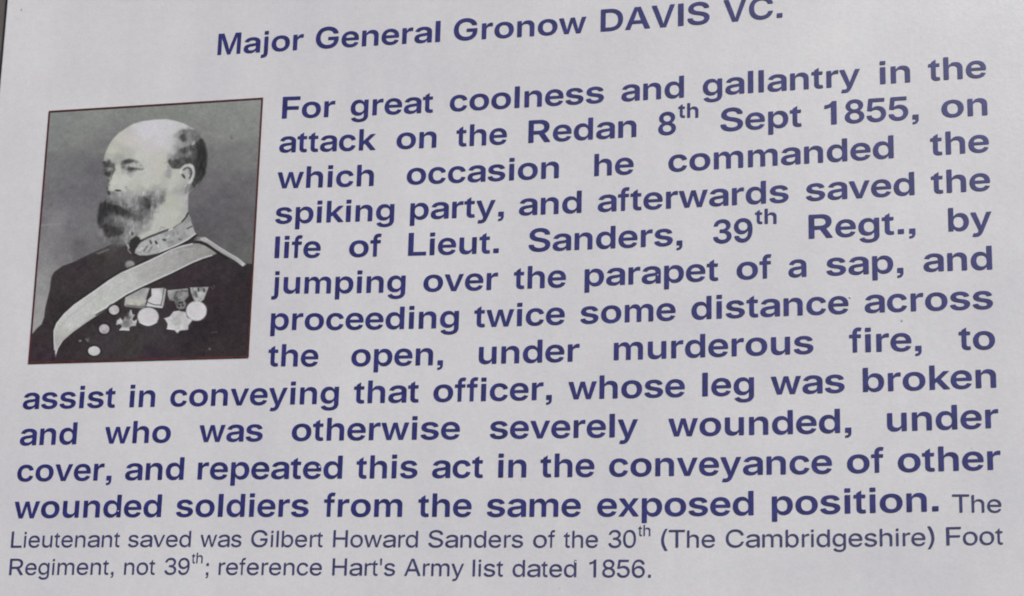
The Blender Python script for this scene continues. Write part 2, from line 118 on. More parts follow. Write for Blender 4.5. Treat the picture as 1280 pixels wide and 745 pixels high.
  'g': '272 -215 274 -215 287 -216 317 -216 357 -213 384 -208 404 -203 419 -198 439 -191 459 -181 477 -170 496 -155 509 -142 518 -132 530 -115 540 -97 545 -85 550 -70 555 -47 558 -30 559 -10 559 543 558 545 557 546 434 546 433 543 433 458 432 455 427 456 408 485 396 500 383 513 369 524 362 529 349 536 339 541 314 549 299 551 272 553 239 551 214 546 197 541 169 529 152 519 132 504 108 480 91 458 79 438 66 410 58 388 51 360 46 330 44 303 44 248 46 220 49 203 54 180 59 160 66 140 76 120 88 100 99 85 114 68 129 54 154 37 169 29 194 19 209 15 237 10 264 8 299 10 324 14 339 19 357 28 372 37 382 45 395 58 410 78 422 97 429 98 432 95 432 -12 430 -32 428 -42 423 -57 418 -67 412 -76 396 -92 379 -103 367 -108 354 -112 342 -115 327 -118 294 -119 277 -118 259 -115 249 -113 237 -108 224 -102 209 -93 194 -80 184 -67 175 -55 172 -51 84 -82 67 -88 65 -90 66 -95 74 -110 81 -122 89 -132 102 -147 116 -160 137 -175 149 -183 172 -193 199 -203 232 -210 249 -213;282 110 272 112 254 117 244 122 232 130 222 138 211 150 206 155 197 170 189 188 184 203 179 223 176 238 175 255 174 258 174 293 175 295 176 313 179 328 184 350 194 375 199 385 208 400 216 410 224 418 237 429 244 433 254 438 269 443 282 446 292 447 322 447 337 444 352 439 367 431 374 426 386 415 396 405 403 395 410 383 418 365 423 350 427 333 430 318 433 288 433 263 431 238 425 208 420 193 416 180 408 165 397 150 382 135 372 127 357 119 347 115 337 112 322 110 314 109 292 109',
  'h': '67 1 68 0 193 0 195 1 195 331 197 351 200 361 205 376 212 391 217 399 230 414 243 425 256 432 276 440 286 442 311 444 323 444 336 442 346 440 358 435 373 427 389 414 402 396 409 381 414 364 416 349 417 329 417 1 421 0 543 0 546 1 546 354 544 381 539 411 534 431 524 456 509 481 495 499 478 514 468 522 456 530 436 539 411 547 381 552 346 552 321 550 298 544 281 538 261 527 241 512 226 496 217 486 207 471 196 450 193 449 193 726 191 728 68 728 67 726',
  'i': '67 1 68 0 193 0 195 1 195 544 193 545 68 545 67 544;65 626 66 625 196 625 198 626 198 744 196 745 66 745 65 744',
  'j': '-21 -203 -19 -204 18 -204 53 -201 86 -194 101 -189 118 -181 131 -174 141 -166 153 -155 162 -145 174 -128 179 -118 186 -98 191 -78 194 -60 195 -43 195 545 193 546 68 546 67 545 66 -43 64 -58 59 -70 52 -80 43 -89 28 -96 16 -99 -19 -100 -20 -100;64 627 66 625 196 625 197 627 197 742 196 745 66 745 64 742',
  'k': '67 1 68 0 193 0 195 1 195 181 196 184 200 189 241 232 243 231 249 224 408 1 411 0 558 0 561 0 562 1 340 309 340 311 549 544 546 545 401 545 398 544 206 328 203 326 198 326 196 327 195 329 195 726 193 728 68 728 67 726',
  'l': '67 1 68 0 193 0 195 1 195 726 193 728 68 728 67 726',
  'm': '67 1 68 0 193 0 195 1 195 346 197 364 201 376 207 394 217 409 231 423 243 432 258 439 278 445 291 445 313 445 326 442 343 435 356 427 364 419 374 406 382 391 387 374 388 354 388 1 391 0 511 0 512 1 512 349 515 369 520 386 527 401 538 416 551 427 563 435 581 442 596 445 618 445 631 444 648 440 661 434 678 422 689 411 696 399 702 384 704 374 706 356 706 1 708 0 833 0 834 1 834 374 833 376 833 386 831 406 826 431 822 446 817 459 806 479 791 499 776 515 756 529 731 542 706 550 673 555 648 555 626 552 603 547 588 542 578 537 558 527 538 512 517 491 508 479 497 461 486 438 479 456 472 474 463 489 451 506 431 527 421 535 413 539 401 545 386 550 376 552 358 554 336 555 316 552 296 547 276 539 266 534 251 525 232 509 215 489 203 469 194 449 191 446 188 521 187 524 187 544 186 545 68 545 67 544',
  'n': '67 1 68 0 193 0 195 1 195 331 197 351 200 361 205 376 212 391 217 399 230 414 243 425 256 432 276 440 286 442 311 444 323 444 336 442 346 440 358 435 373 427 389 414 402 396 409 381 414 364 416 349 417 329 417 1 421 0 543 0 545 1 545 364 544 379 541 399 536 421 529 444 523 456 517 469 501 491 478 514 456 530 446 535 421 544 398 550 381 552 346 552 323 550 308 547 286 540 268 531 253 522 236 507 226 496 212 479 200 459 191 439 190 444 188 544 186 545 68 545 67 544',
  'o': '277 -10 294 -11 327 -11 364 -6 394 2 419 12 439 22 454 32 474 47 497 69 505 78 518 95 532 120 543 143 552 170 558 190 563 220 565 245 565 295 562 323 558 350 548 385 540 405 528 430 515 450 497 473 479 491 457 509 442 518 417 531 397 539 369 546 342 551 312 553 274 552 249 548 227 543 197 533 182 526 167 518 142 501 127 488 114 475 101 460 86 438 76 420 67 400 59 378 51 350 46 320 44 295 44 245 44 243 46 220 51 190 56 170 66 143 76 120 91 95 108 73 134 47 154 32 174 19 189 12 214 2 244 -6 259 -8;294 93 279 95 269 97 254 102 244 107 237 112 224 122 211 138 204 148 194 165 189 178 184 193 179 213 176 228 174 253 174 290 179 328 181 340 186 358 191 370 198 385 206 398 214 408 232 426 247 436 257 441 272 446 289 449 314 449 334 446 344 443 357 439 369 431 382 422 392 412 398 405 408 390 420 365 425 350 430 330 435 295 435 248 433 225 430 210 426 193 421 178 410 155 402 143 392 130 382 120 372 112 359 104 347 99 329 95 314 93',
  'p': '67 -203 68 -204 193 -204 195 -203 195 85 196 86 198 86 202 85 210 70 222 52 233 40 243 29 253 21 273 9 283 4 296 -1 313 -6 333 -9 371 -10 383 -9 401 -6 421 -1 446 9 461 16 473 24 496 41 516 62 529 80 543 102 551 117 559 135 566 157 574 187 579 222 582 265 582 280 579 322 574 355 569 377 559 407 544 440 534 457 517 480 498 500 478 515 458 528 443 535 431 540 416 545 391 550 363 553 346 553 343 552 321 550 298 545 286 541 271 533 258 525 246 516 233 504 220 487 205 465 201 457 198 455 196 455 193 456 192 457 192 545 191 546 68 546 67 545;298 97 288 99 276 103 268 107 253 116 243 124 236 132 226 145 215 162 205 187 197 215 195 230 192 257 192 287 195 315 197 330 202 350 210 372 215 382 227 402 238 415 253 428 266 435 283 442 296 445 318 448 326 448 348 445 358 443 371 438 381 433 396 423 406 413 417 400 423 390 429 380 436 362 442 345 447 322 449 305 450 287 450 257 449 240 444 210 434 177 429 165 417 145 409 135 400 125 391 117 378 109 368 104 353 99 341 96 331 95 313 95',
  'r': '67 1 68 0 193 0 195 1 195 331 198 349 200 359 205 371 210 381 223 399 233 409 243 417 256 425 266 429 281 434 293 437 306 438 308 439 331 439 353 437 371 434 376 433 377 434 377 546 377 549 376 550 363 552 346 553 321 553 308 552 286 547 263 537 251 530 241 522 222 504 215 494 208 481 200 464 199 459 196 455 193 455 191 456 191 544 188 545 68 545 67 544',
  's': '244 -10 261 -11 299 -11 324 -8 341 -5 364 0 386 7 409 17 424 25 446 40 461 52 480 73 492 93 497 103 502 115 507 135 509 153 509 175 507 190 502 210 495 228 487 240 474 255 459 269 449 276 426 289 409 296 386 304 359 311 256 332 239 337 226 342 211 349 204 355 198 360 190 373 188 380 186 395 188 408 190 415 198 428 204 433 211 439 224 446 244 453 261 456 291 457 304 456 324 451 336 446 344 441 359 428 370 415 377 403 381 393 384 390 401 394 409 394 479 409 486 409 494 411 496 413 490 433 482 450 475 463 465 478 452 493 434 508 419 519 396 531 369 541 336 549 319 551 291 553 266 553 239 551 206 546 189 541 166 534 149 526 131 516 116 506 104 495 88 478 81 468 73 455 66 438 61 418 58 400 58 373 61 355 66 335 75 315 85 300 99 286 109 277 119 270 141 257 159 249 179 242 216 232 306 213 324 209 339 203 351 197 363 188 369 180 375 170 378 158 378 150 377 140 372 128 367 120 363 115 356 109 349 104 336 97 329 94 311 90 291 87 261 87 244 89 224 95 209 102 194 112 186 120 178 130 171 143 161 166 66 149 44 144 43 143 46 130 53 108 66 83 78 65 86 56 101 42 111 34 129 23 144 15 176 2 209 -6 224 -8',
  't': '226 -6 231 -7 261 -7 274 -7 284 -5 296 -4 311 -2 331 3 334 4 335 6 316 101 314 103 289 98 274 97 254 98 244 101 234 106 225 114 221 121 218 129 216 141 215 154 215 444 216 446 319 446 320 446 320 544 319 546 216 546 215 546 215 671 215 674 214 675 89 596 87 594 87 549 86 546 11 546 10 544 10 449 11 446 86 446 87 444 87 131 90 109 93 94 98 79 103 66 110 54 118 44 126 35 136 26 151 16 166 8 186 1 209 -4',
  'u': '231 -6 243 -7 261 -7 273 -6 291 -4 313 1 326 6 351 19 368 31 389 52 397 62 407 77 420 104 423 107 424 2 426 0 543 0 546 2 546 544 543 546 421 546 417 544 417 224 417 207 414 189 409 174 401 157 389 139 376 126 361 116 346 109 326 104 313 103 311 102 293 102 278 104 268 106 253 111 241 118 228 128 218 139 213 147 207 157 200 177 198 187 195 207 195 544 193 546 68 546 67 544 67 187 70 152 75 129 80 112 90 87 102 67 120 44 138 29 153 19 178 6 203 -1 216 -4',
  'v': '221 1 223 0 225 0 363 0 365 0 366 1 568 544 568 545 435 545 433 543 332 241 314 181 299 116 295 105 292 116 283 154 273 191 263 226 156 544 155 545 153 545 23 545 20 545 19 544 30 516',
  'w': '183 1 185 0 310 0 312 0 314 1 386 254 398 304 417 386 420 397 423 386 444 291 457 241 526 1 527 0 655 0 656 1 663 24 771 389 818 544 817 545 685 545 682 544 629 334 599 201 589 154 585 131 582 125 571 184 538 321 483 541 482 544 480 545 362 545 360 545 359 544 294 291 272 196 258 129 257 128 255 128 241 199 213 316 156 544 155 545 152 545 22 545 22 544 29 519',
  'x': '25 1 28 0 160 0 163 1 241 129 252 149 283 212 317 146 337 111 405 0 540 0 543 0 544 1 365 276 365 279 370 286 531 536 535 544 533 545 400 545 398 544 335 441 315 406 288 349 285 349 258 404 244 431 175 545 38 545 36 544 39 539 204 281 204 279 191 259',
  'y': '120 -207 135 -208 158 -208 185 -206 213 -200 233 -192 255 -180 278 -163 291 -149 301 -137 311 -122 326 -94 336 -72 569 541 569 543 568 546 438 546 435 545 434 543 327 233 309 176 293 109 290 116 276 178 261 233 156 543 155 545 153 546 23 546 20 545 20 543 204 56 225 -2 216 -44 209 -64 203 -74 196 -84 183 -95 178 -98 163 -103 148 -104 138 -104 125 -103 110 -100 95 -96 93 -96 91 -97 62 -194 68 -197 88 -202 105 -205',
 },
 'regular': {
  "'": '113 452 116 451 184 451 187 452 188 499 190 519 190 564 191 567 191 579 192 584 193 627 194 632 194 644 195 647 195 692 196 697 196 709 197 712 197 724 196 728 104 728 103 727 103 704 104 702 104 689 105 684 105 642 107 619 109 559 110 557 110 512 112 492',
  '(': '250 -135 251 -136 253 -136 333 -136 335 -135 307 -75 285 -22 260 43 245 90 230 148 223 188 217 225 216 243 215 253 214 280 215 333 217 373 225 430 230 458 240 505 255 563 275 625 290 668 305 705 325 750 334 768 335 770 333 772 251 771 248 768 232 740 215 705 200 670 180 615 167 575 155 530 142 473 132 413 127 368 127 348 125 333 125 315 125 265 127 235 132 188 140 145 147 113 155 83 165 50 175 23 190 -15 215 -70 233 -105',
  ')': '55 -135 58 -136 138 -136 141 -135 147 -125 170 -82 189 -42 207 0 224 48 239 98 249 138 254 163 259 195 262 215 263 230 264 240 265 268 266 273 266 320 265 325 264 358 259 405 258 413 254 440 239 515 229 555 219 590 204 635 192 668 175 708 160 738 141 770 138 772 58 772 55 770 67 748 87 703 102 665 114 630 137 558 152 500 159 465 167 423 174 360 175 338 176 335 176 325 177 320 177 275 174 235 169 195 161 153 152 113 139 68 124 25 104 -27 77 -90',
  ',': '87 -132 88 -133 113 -133 136 -128 148 -123 161 -115 174 -102 182 -92 189 -80 197 -57 199 -42 201 -20 201 110 201 113 88 114 87 113 87 0 88 0 146 -1 146 -2 146 -27 144 -42 142 -52 136 -65 131 -72 123 -80 111 -85 106 -86 88 -86 87 -87',
  '.': '87 1 88 0 201 0 201 1 201 111 201 112 88 113 87 111',
  '0': '301 -9 303 -9 331 -10 346 -9 353 -8 366 -7 381 -4 398 1 418 8 443 21 462 34 476 45 499 69 514 89 531 119 542 141 549 159 557 184 564 211 572 254 576 291 579 331 579 394 577 411 576 434 571 476 570 481 567 501 559 534 549 566 534 601 522 624 509 644 499 656 491 666 466 690 446 704 431 713 416 720 396 727 363 735 336 737 313 737 286 735 253 727 233 720 221 714 203 704 186 692 173 681 159 666 148 654 135 636 117 606 105 579 92 544 85 514 77 476 72 436 70 399 70 326 72 289 77 249 80 234 88 199 100 159 115 124 126 104 135 89 142 79 158 60 181 38 198 26 216 15 231 8 251 1 268 -4 283 -7;313 71 298 73 278 79 263 85 246 96 236 104 217 124 208 136 201 149 190 171 183 189 172 224 167 249 162 281 160 309 159 346 158 351 158 376 159 381 160 419 161 421 162 446 167 479 173 504 177 521 188 551 197 571 210 594 217 604 236 624 253 637 266 644 286 652 298 655 313 656 336 656 351 655 371 649 386 643 396 637 406 630 423 614 431 604 446 581 454 566 464 544 471 521 479 491 484 464 486 444 489 406 489 321 486 284 484 264 479 236 471 206 459 171 447 146 439 134 431 124 415 106 406 98 396 91 386 85 371 79 351 73 336 71',
  '1': '219 1 220 0 308 0 310 1 310 726 308 728 233 728 230 726 224 711 219 701 206 684 198 674 185 662 163 646 138 633 118 625 95 620 73 618 63 618 62 616 62 544 63 541 68 542 95 543 113 545 135 550 153 556 170 562 190 573 208 585 218 595 219 594',
  '3': '282 -9 297 -10 332 -9 357 -7 392 0 417 8 440 18 462 31 477 41 495 55 508 69 526 91 538 111 546 129 550 141 555 164 558 184 558 211 556 229 553 246 548 264 540 281 531 299 525 306 515 319 505 329 492 340 477 349 462 357 450 362 435 367 417 371 412 372 411 374 411 376 412 378 432 386 452 396 467 406 477 414 490 426 500 439 513 459 518 469 523 484 528 501 530 516 531 531 531 551 530 566 525 591 518 614 511 629 503 641 493 656 483 669 472 679 457 692 442 703 417 716 405 722 390 727 370 732 355 735 330 737 297 737 272 735 255 732 235 727 212 720 190 710 167 697 150 685 137 674 124 661 106 639 96 621 86 599 81 581 79 571 76 546 77 545 80 545 165 545 166 546 166 554 170 569 174 581 179 591 184 599 189 606 197 615 212 627 232 639 245 645 260 650 285 655 300 656 322 656 340 655 360 650 375 644 392 635 405 625 413 616 426 599 433 584 438 566 441 551 441 524 438 509 433 491 423 471 413 459 400 446 390 438 372 428 360 423 342 418 330 415 312 413 240 413 239 411 239 334 240 333 317 332 340 330 362 325 372 322 385 317 397 311 405 307 420 297 430 288 437 280 448 266 458 246 463 229 466 216 466 209 465 181 461 161 456 149 450 139 445 131 433 116 417 103 397 91 380 83 362 78 337 73 325 72 285 73 267 75 245 81 225 88 207 98 190 111 176 126 166 141 159 159 157 169 155 181 152 183 62 183 61 181 64 159 66 144 76 116 86 96 97 81 107 69 122 53 145 36 157 28 170 21 200 8 215 3 245 -4 260 -7',
  '5': '291 -9 306 -10 323 -10 336 -9 358 -7 383 -2 406 5 413 8 433 18 456 31 478 48 494 64 509 81 524 104 534 121 546 151 551 171 556 199 558 226 558 241 556 266 551 296 549 306 541 329 529 356 511 384 493 406 473 425 453 440 426 455 408 462 393 467 373 472 361 474 341 476 313 476 301 475 273 470 248 462 236 456 218 448 206 439 198 433 196 433 195 434 195 441 196 449 205 526 206 534 210 569 211 576 215 611 219 644 221 646 521 646 523 646 524 649 524 726 523 727 143 728 141 726 98 369 101 367 108 366 141 362 148 361 161 360 183 356 188 358 193 362 211 372 223 378 243 384 266 390 293 394 316 395 336 393 353 389 373 383 393 372 411 359 424 346 436 331 449 311 457 294 464 269 466 251 467 244 467 231 466 209 464 194 459 174 452 156 444 141 439 134 427 119 416 108 403 98 391 90 376 83 353 76 336 73 316 72 291 73 278 76 261 81 248 86 231 96 216 108 202 121 195 131 185 149 180 164 177 181 176 183 88 183 87 181 89 159 92 144 98 126 103 114 110 99 120 84 138 61 148 51 163 38 178 28 196 18 216 8 238 1 258 -4 271 -7',
  '6': '291 -9 306 -10 336 -9 358 -7 386 -2 416 8 431 15 453 28 473 43 493 61 507 76 522 96 529 109 539 129 549 154 557 186 559 204 561 234 559 266 557 284 549 316 544 329 534 351 524 369 514 384 502 399 485 416 476 424 458 438 438 450 423 457 403 465 386 470 373 472 348 475 311 475 291 472 271 467 256 462 238 455 223 447 208 437 196 428 181 413 170 401 153 380 151 379 148 380 147 381 147 401 150 439 155 474 163 509 175 544 183 561 193 579 203 594 213 606 233 625 248 635 263 643 276 648 293 652 318 655 343 655 361 652 378 647 391 642 403 635 416 625 429 611 439 599 448 584 457 566 463 546 466 545 551 545 553 545 554 546 549 571 544 589 539 601 528 624 519 639 507 656 498 666 480 684 466 695 451 705 433 714 416 722 401 727 381 732 366 735 341 737 313 737 288 735 256 728 228 717 213 710 201 702 183 690 168 677 158 666 145 651 130 631 115 606 103 581 90 549 80 516 73 484 65 436 62 406 60 359 60 301 62 264 67 226 73 201 80 174 90 146 105 114 122 86 140 64 153 51 178 31 203 16 226 6 243 1 261 -4 276 -7;288 74 278 76 263 81 246 88 231 98 218 108 204 121 190 139 176 164 168 184 165 194 162 206 161 224 161 244 163 261 168 281 172 294 178 306 188 324 195 334 204 344 223 362 233 370 246 377 256 382 271 388 286 392 303 395 316 395 331 395 348 392 368 387 381 382 391 377 406 367 418 357 428 348 444 326 457 304 462 291 467 274 469 261 471 239 471 229 470 226 469 209 466 194 461 176 450 151 442 139 432 126 418 111 408 103 393 93 381 86 368 81 351 76 338 73 316 72 296 73',
  '8': '295 -9 313 -10 348 -9 350 -9 373 -7 400 -2 425 5 453 16 468 23 488 36 508 51 527 69 539 84 549 99 561 124 566 139 571 161 574 181 574 204 571 226 566 249 561 264 553 281 539 306 529 319 518 331 503 345 493 352 478 361 460 370 445 375 433 378 432 379 432 381 433 382 445 386 470 398 490 413 506 429 514 439 522 451 531 469 536 481 541 499 544 511 546 531 546 556 544 576 538 599 531 619 519 641 504 661 483 683 460 699 443 710 428 717 400 727 380 732 365 734 338 737 308 737 283 735 268 732 238 724 225 720 203 709 190 702 175 692 163 682 150 670 137 654 130 644 117 621 110 604 105 584 102 571 100 546 102 516 104 511 105 501 112 479 122 456 130 444 140 430 153 416 165 406 180 396 190 391 215 382 216 379 213 377 203 375 185 369 165 359 150 350 140 342 120 321 112 311 102 296 90 271 85 259 80 241 75 211 75 176 78 154 85 129 95 106 105 89 114 76 135 54 155 38 170 28 205 11 220 6 248 -2 273 -7;303 71 285 73 273 76 253 81 235 88 225 93 210 103 204 109 190 124 180 139 175 149 170 164 167 174 165 191 165 204 167 221 170 234 175 249 182 264 192 279 199 286 213 300 223 307 230 312 250 323 263 327 280 332 295 335 315 336 330 336 348 335 365 332 375 330 385 327 403 319 420 309 430 302 440 294 454 279 461 269 472 249 476 236 479 224 481 201 481 194 479 171 476 161 472 149 467 139 457 124 450 116 438 105 428 98 415 91 393 81 375 76 360 73 335 71 313 71;315 414 313 415 298 416 285 418 268 423 260 426 243 436 233 443 215 461 205 476 200 486 195 501 192 511 190 529 190 544 192 561 198 581 207 601 215 611 227 624 240 635 248 639 270 649 295 655 313 657 333 657 355 655 368 652 383 647 403 637 410 632 423 622 436 606 446 589 451 576 454 566 456 549 456 524 451 499 447 486 442 476 429 459 422 451 410 441 390 428 370 421 350 416 330 414',
  '9': '271 -9 273 -9 283 -10 303 -10 336 -7 358 -2 381 5 403 16 431 33 441 41 453 51 472 71 489 94 504 119 520 151 532 184 539 209 549 254 554 284 559 334 560 386 561 391 560 396 560 436 557 471 552 506 544 541 537 564 521 601 509 624 494 646 476 668 451 690 428 705 398 719 376 727 341 735 321 736 318 737 286 737 261 735 236 730 218 725 203 719 178 707 156 692 141 680 118 658 107 644 97 629 85 606 75 584 67 559 63 536 60 514 60 471 65 436 70 416 75 401 82 384 90 369 105 346 112 336 128 318 146 303 158 293 178 281 198 271 218 263 236 258 248 256 273 253 311 253 328 256 351 261 363 265 381 273 391 278 408 289 433 308 446 321 457 334 468 349 471 350 472 349 473 346 473 324 472 296 467 256 457 214 449 191 442 174 434 159 422 139 412 126 400 114 391 105 378 96 368 90 348 81 331 76 321 74 308 73 296 72 278 73 268 74 258 76 241 81 221 91 212 96 195 111 185 124 175 139 170 149 162 166 157 184 156 185 68 185 66 184 68 171 75 144 82 124 92 104 97 94 108 79 120 64 132 51 141 43 161 28 186 14 198 8 218 1 236 -4 251 -7;288 334 273 336 261 339 248 343 231 351 216 361 203 370 190 384 180 396 172 409 162 429 155 451 152 464 150 491 153 524 155 536 160 551 165 564 173 579 183 594 193 606 203 617 216 627 223 632 241 642 253 647 271 652 291 655 311 656 326 655 351 649 368 643 378 637 393 627 408 615 421 601 429 591 439 576 447 561 452 549 457 531 459 519 460 506 460 484 459 474 457 459 451 441 437 411 427 396 414 381 396 366 386 358 363 346 341 338 328 336 308 333',
  ';': '87 -132 88 -133 113 -133 136 -128 148 -123 161 -115 174 -102 182 -92 189 -80 197 -57 199 -42 201 -20 201 110 201 113 88 114 87 113 87 0 88 0 146 -1 146 -2 146 -27 144 -42 142 -52 136 -65 131 -72 123 -80 111 -85 106 -86 88 -86 87 -87;87 403 88 402 201 402 201 403 201 513 201 514 88 515 87 513',
  'A': '26 1 27 0 29 0 122 0 125 1 194 201 197 203 494 202 518 139 566 1 569 0 662 0 664 1 449 586 445 599 408 696 405 706 397 727 292 728 289 726;224 285 223 286 275 434 297 501 320 574 341 649 344 649 369 566 394 486 411 436 465 286 464 285 462 285',
  'C': '356 -9 358 -9 373 -10 406 -9 446 -4 468 1 498 10 518 19 546 33 571 51 586 63 609 86 629 111 642 131 652 151 662 174 669 196 674 219 675 226 673 229 586 229 583 228 582 226 579 211 574 196 562 171 552 156 542 144 528 130 518 121 496 106 466 91 441 83 416 78 398 76 368 76 348 78 343 80 336 81 308 88 278 101 266 108 251 118 231 135 218 149 208 161 197 176 190 189 177 214 168 239 162 256 155 291 153 309 150 341 150 386 152 399 152 416 155 436 160 461 168 489 177 514 190 539 203 559 223 584 233 594 248 607 266 619 291 633 308 639 326 645 351 650 378 651 391 651 393 651 408 650 428 647 451 642 476 632 491 625 503 617 523 602 541 585 557 564 562 556 569 541 576 524 583 499 673 498 675 499 674 509 666 539 656 566 647 586 634 609 622 626 608 643 586 665 561 685 541 697 516 710 498 717 483 722 456 730 423 735 398 737 368 737 336 734 298 727 273 720 243 707 213 690 188 672 176 662 157 644 138 621 125 604 112 584 92 544 83 519 75 494 70 471 65 444 60 394 60 334 62 306 65 281 67 276 70 256 75 234 85 201 102 161 115 139 135 109 153 88 178 63 201 46 216 36 233 25 253 16 288 3 318 -4 338 -7',
  'F': '88 1 89 0 179 0 180 1 180 311 182 315 492 315 494 315 495 316 495 394 494 395 492 396 182 396 180 399 180 644 182 645 527 645 528 649 528 726 527 728 89 728 88 726',
  'G': '356 -9 376 -10 411 -9 451 -4 483 3 506 11 538 26 558 38 586 58 611 83 627 101 646 131 657 151 669 184 674 201 679 226 680 236 682 244 683 266 683 364 681 366 406 366 405 364 405 286 406 285 591 285 592 284 592 281 592 259 589 241 587 229 579 204 574 191 567 176 554 156 547 146 533 131 518 118 496 103 481 96 463 88 446 83 421 78 401 76 371 76 351 78 336 81 318 85 308 88 286 98 276 103 256 116 231 136 210 159 198 176 190 189 177 214 168 239 162 256 155 291 153 309 150 341 150 386 152 399 152 416 155 436 160 461 168 489 177 514 193 544 208 566 223 585 236 597 251 610 266 620 288 632 308 640 323 644 351 650 376 651 406 650 426 647 446 643 468 634 478 630 496 620 518 602 534 586 548 569 564 544 574 524 580 506 583 500 676 500 678 501 674 519 669 536 664 551 654 574 639 601 622 626 609 641 591 659 576 672 556 687 538 697 508 712 488 720 463 727 441 732 421 735 396 737 366 737 333 734 318 732 296 727 271 720 241 707 211 690 196 680 183 670 163 651 145 631 135 619 122 601 110 581 100 561 90 539 83 519 75 494 70 471 65 441 60 394 60 334 62 306 65 281 70 254 76 231 82 209 90 189 97 171 110 146 122 126 133 111 160 79 179 61 203 43 231 26 253 15 273 8 296 1 318 -4 336 -7',
  'H': '88 1 89 0 179 0 180 1 180 329 182 331 559 331 562 330 562 329 562 1 564 0 654 0 655 1 655 726 654 728 564 728 562 726 562 416 562 413 559 413 182 413 180 416 180 726 179 728 89 728 88 726',
  'L': '88 1 89 0 514 0 517 1 517 79 517 82 514 82 182 82 180 84 180 726 179 728 89 728 88 726',
  'R': '88 1 89 0 179 0 180 1 180 281 182 282 354 282 505 1 507 0 609 0 612 0 613 1 456 289 451 299 477 310 502 325 522 341 535 354 543 364 557 386 565 401 570 414 575 429 580 449 582 464 585 486 585 519 584 521 582 544 580 559 575 579 565 606 553 629 544 641 535 654 524 665 507 680 484 695 464 705 452 710 429 717 407 722 364 727 89 728 88 726;182 365 180 366 180 644 182 646 332 646 337 645 367 644 384 642 412 634 432 625 447 615 459 604 467 594 472 586 480 571 488 549 490 539 492 519 492 489 490 469 488 459 485 449 480 436 472 421 465 411 452 398 442 391 429 383 412 376 392 370 367 366 349 365',
  'S': '290 -11 308 -13 348 -12 350 -11 375 -10 405 -4 433 3 448 8 460 14 488 28 503 38 525 56 541 74 554 91 567 114 574 131 581 156 584 174 585 186 585 211 584 224 579 249 573 266 566 281 551 304 536 321 518 337 495 352 478 362 458 372 440 379 420 387 388 397 303 420 285 426 240 442 220 453 203 465 191 476 184 484 175 499 169 516 168 526 167 539 169 559 172 569 177 581 182 591 189 601 198 611 210 622 225 632 235 637 245 642 268 649 280 652 298 654 318 655 343 655 368 652 388 647 403 642 420 634 433 627 443 620 452 611 462 601 469 591 478 571 481 561 484 546 485 544 573 544 575 546 574 564 571 579 566 596 561 609 554 624 541 644 531 656 515 672 500 684 483 697 465 707 443 717 430 722 403 729 375 734 363 735 360 736 338 737 303 737 278 734 250 729 218 719 200 712 175 699 163 691 140 674 125 659 113 644 102 629 92 609 85 589 80 566 77 544 77 526 80 501 84 481 90 466 97 451 105 439 114 426 125 415 145 398 163 385 185 372 223 356 260 343 373 312 400 302 425 292 448 280 465 267 476 256 481 249 486 241 489 234 494 216 495 196 493 181 491 171 486 156 481 146 471 131 450 110 433 98 423 92 408 86 393 80 373 75 355 72 333 70 308 70 305 71 283 73 268 76 248 81 235 85 218 93 205 100 190 112 179 124 169 136 162 151 158 161 154 174 152 189 150 190 58 190 57 189 57 184 62 154 67 136 75 116 87 94 99 76 112 61 130 45 143 36 163 23 183 13 203 5 228 -2 250 -7 268 -10',
  'T': '277 1 279 0 367 0 370 1 370 644 372 645 597 645 598 649 598 726 597 728 49 728 48 726 48 649 49 645 274 645 277 644',
  'a': '205 -11 220 -13 253 -12 273 -10 283 -8 308 0 338 15 355 28 373 46 381 56 392 74 395 74 397 74 398 71 398 1 400 0 483 0 484 1 484 364 484 389 478 421 474 439 469 451 464 461 453 479 441 494 425 509 410 520 393 529 375 537 360 542 340 547 305 552 285 553 260 552 233 549 208 544 188 539 168 532 143 519 128 510 110 496 99 486 85 469 75 454 64 434 60 424 143 396 146 399 154 414 166 429 183 444 203 457 223 467 240 472 263 475 293 475 308 474 330 469 343 464 353 459 365 450 376 439 383 429 390 411 393 401 396 386 396 361 396 356 391 346 383 338 373 333 353 328 243 314 198 307 165 299 143 292 125 284 110 277 95 267 83 257 67 239 62 231 54 216 49 201 44 174 44 139 47 119 52 99 59 81 69 64 82 46 93 36 108 23 125 12 145 3 158 -2 190 -10;223 66 210 68 193 72 180 77 170 83 158 92 147 104 142 111 137 121 134 131 132 151 134 171 137 181 142 191 149 201 158 209 173 219 183 224 203 232 235 239 303 248 348 255 378 263 390 268 395 272 396 269 396 184 393 169 389 154 383 141 371 121 360 109 345 95 330 85 310 76 283 68 263 65 238 65',
  'b': '306 -10 318 -12 338 -12 351 -11 368 -9 393 -4 408 1 426 9 448 21 463 32 476 43 499 67 517 92 532 120 544 152 554 190 559 222 562 260 562 285 561 287 560 315 554 352 547 382 539 405 524 437 507 465 497 477 480 495 466 508 448 520 436 528 408 540 381 548 363 551 343 552 341 553 318 553 296 551 281 548 271 546 256 540 233 528 213 513 203 502 195 492 172 460 171 458 166 459 165 460 165 725 165 727 163 728 78 728 77 725 77 2 78 0 161 0 162 2 162 82 163 85 171 85 202 42 218 26 231 16 251 4 263 -2 278 -6 291 -9;306 67 303 68 291 69 271 74 258 78 243 86 226 99 213 112 203 125 195 137 185 157 180 170 170 205 168 220 165 247 164 285 165 305 168 327 172 350 178 370 185 387 192 402 200 415 212 430 223 441 238 453 251 460 271 468 293 473 306 474 336 473 356 470 371 465 383 460 396 453 406 445 418 434 429 422 440 407 451 385 454 377 462 355 467 335 469 320 470 307 472 297 472 247 469 225 466 210 462 190 454 167 449 155 441 140 432 125 419 110 411 101 396 89 383 82 366 74 356 71 341 68 328 67',
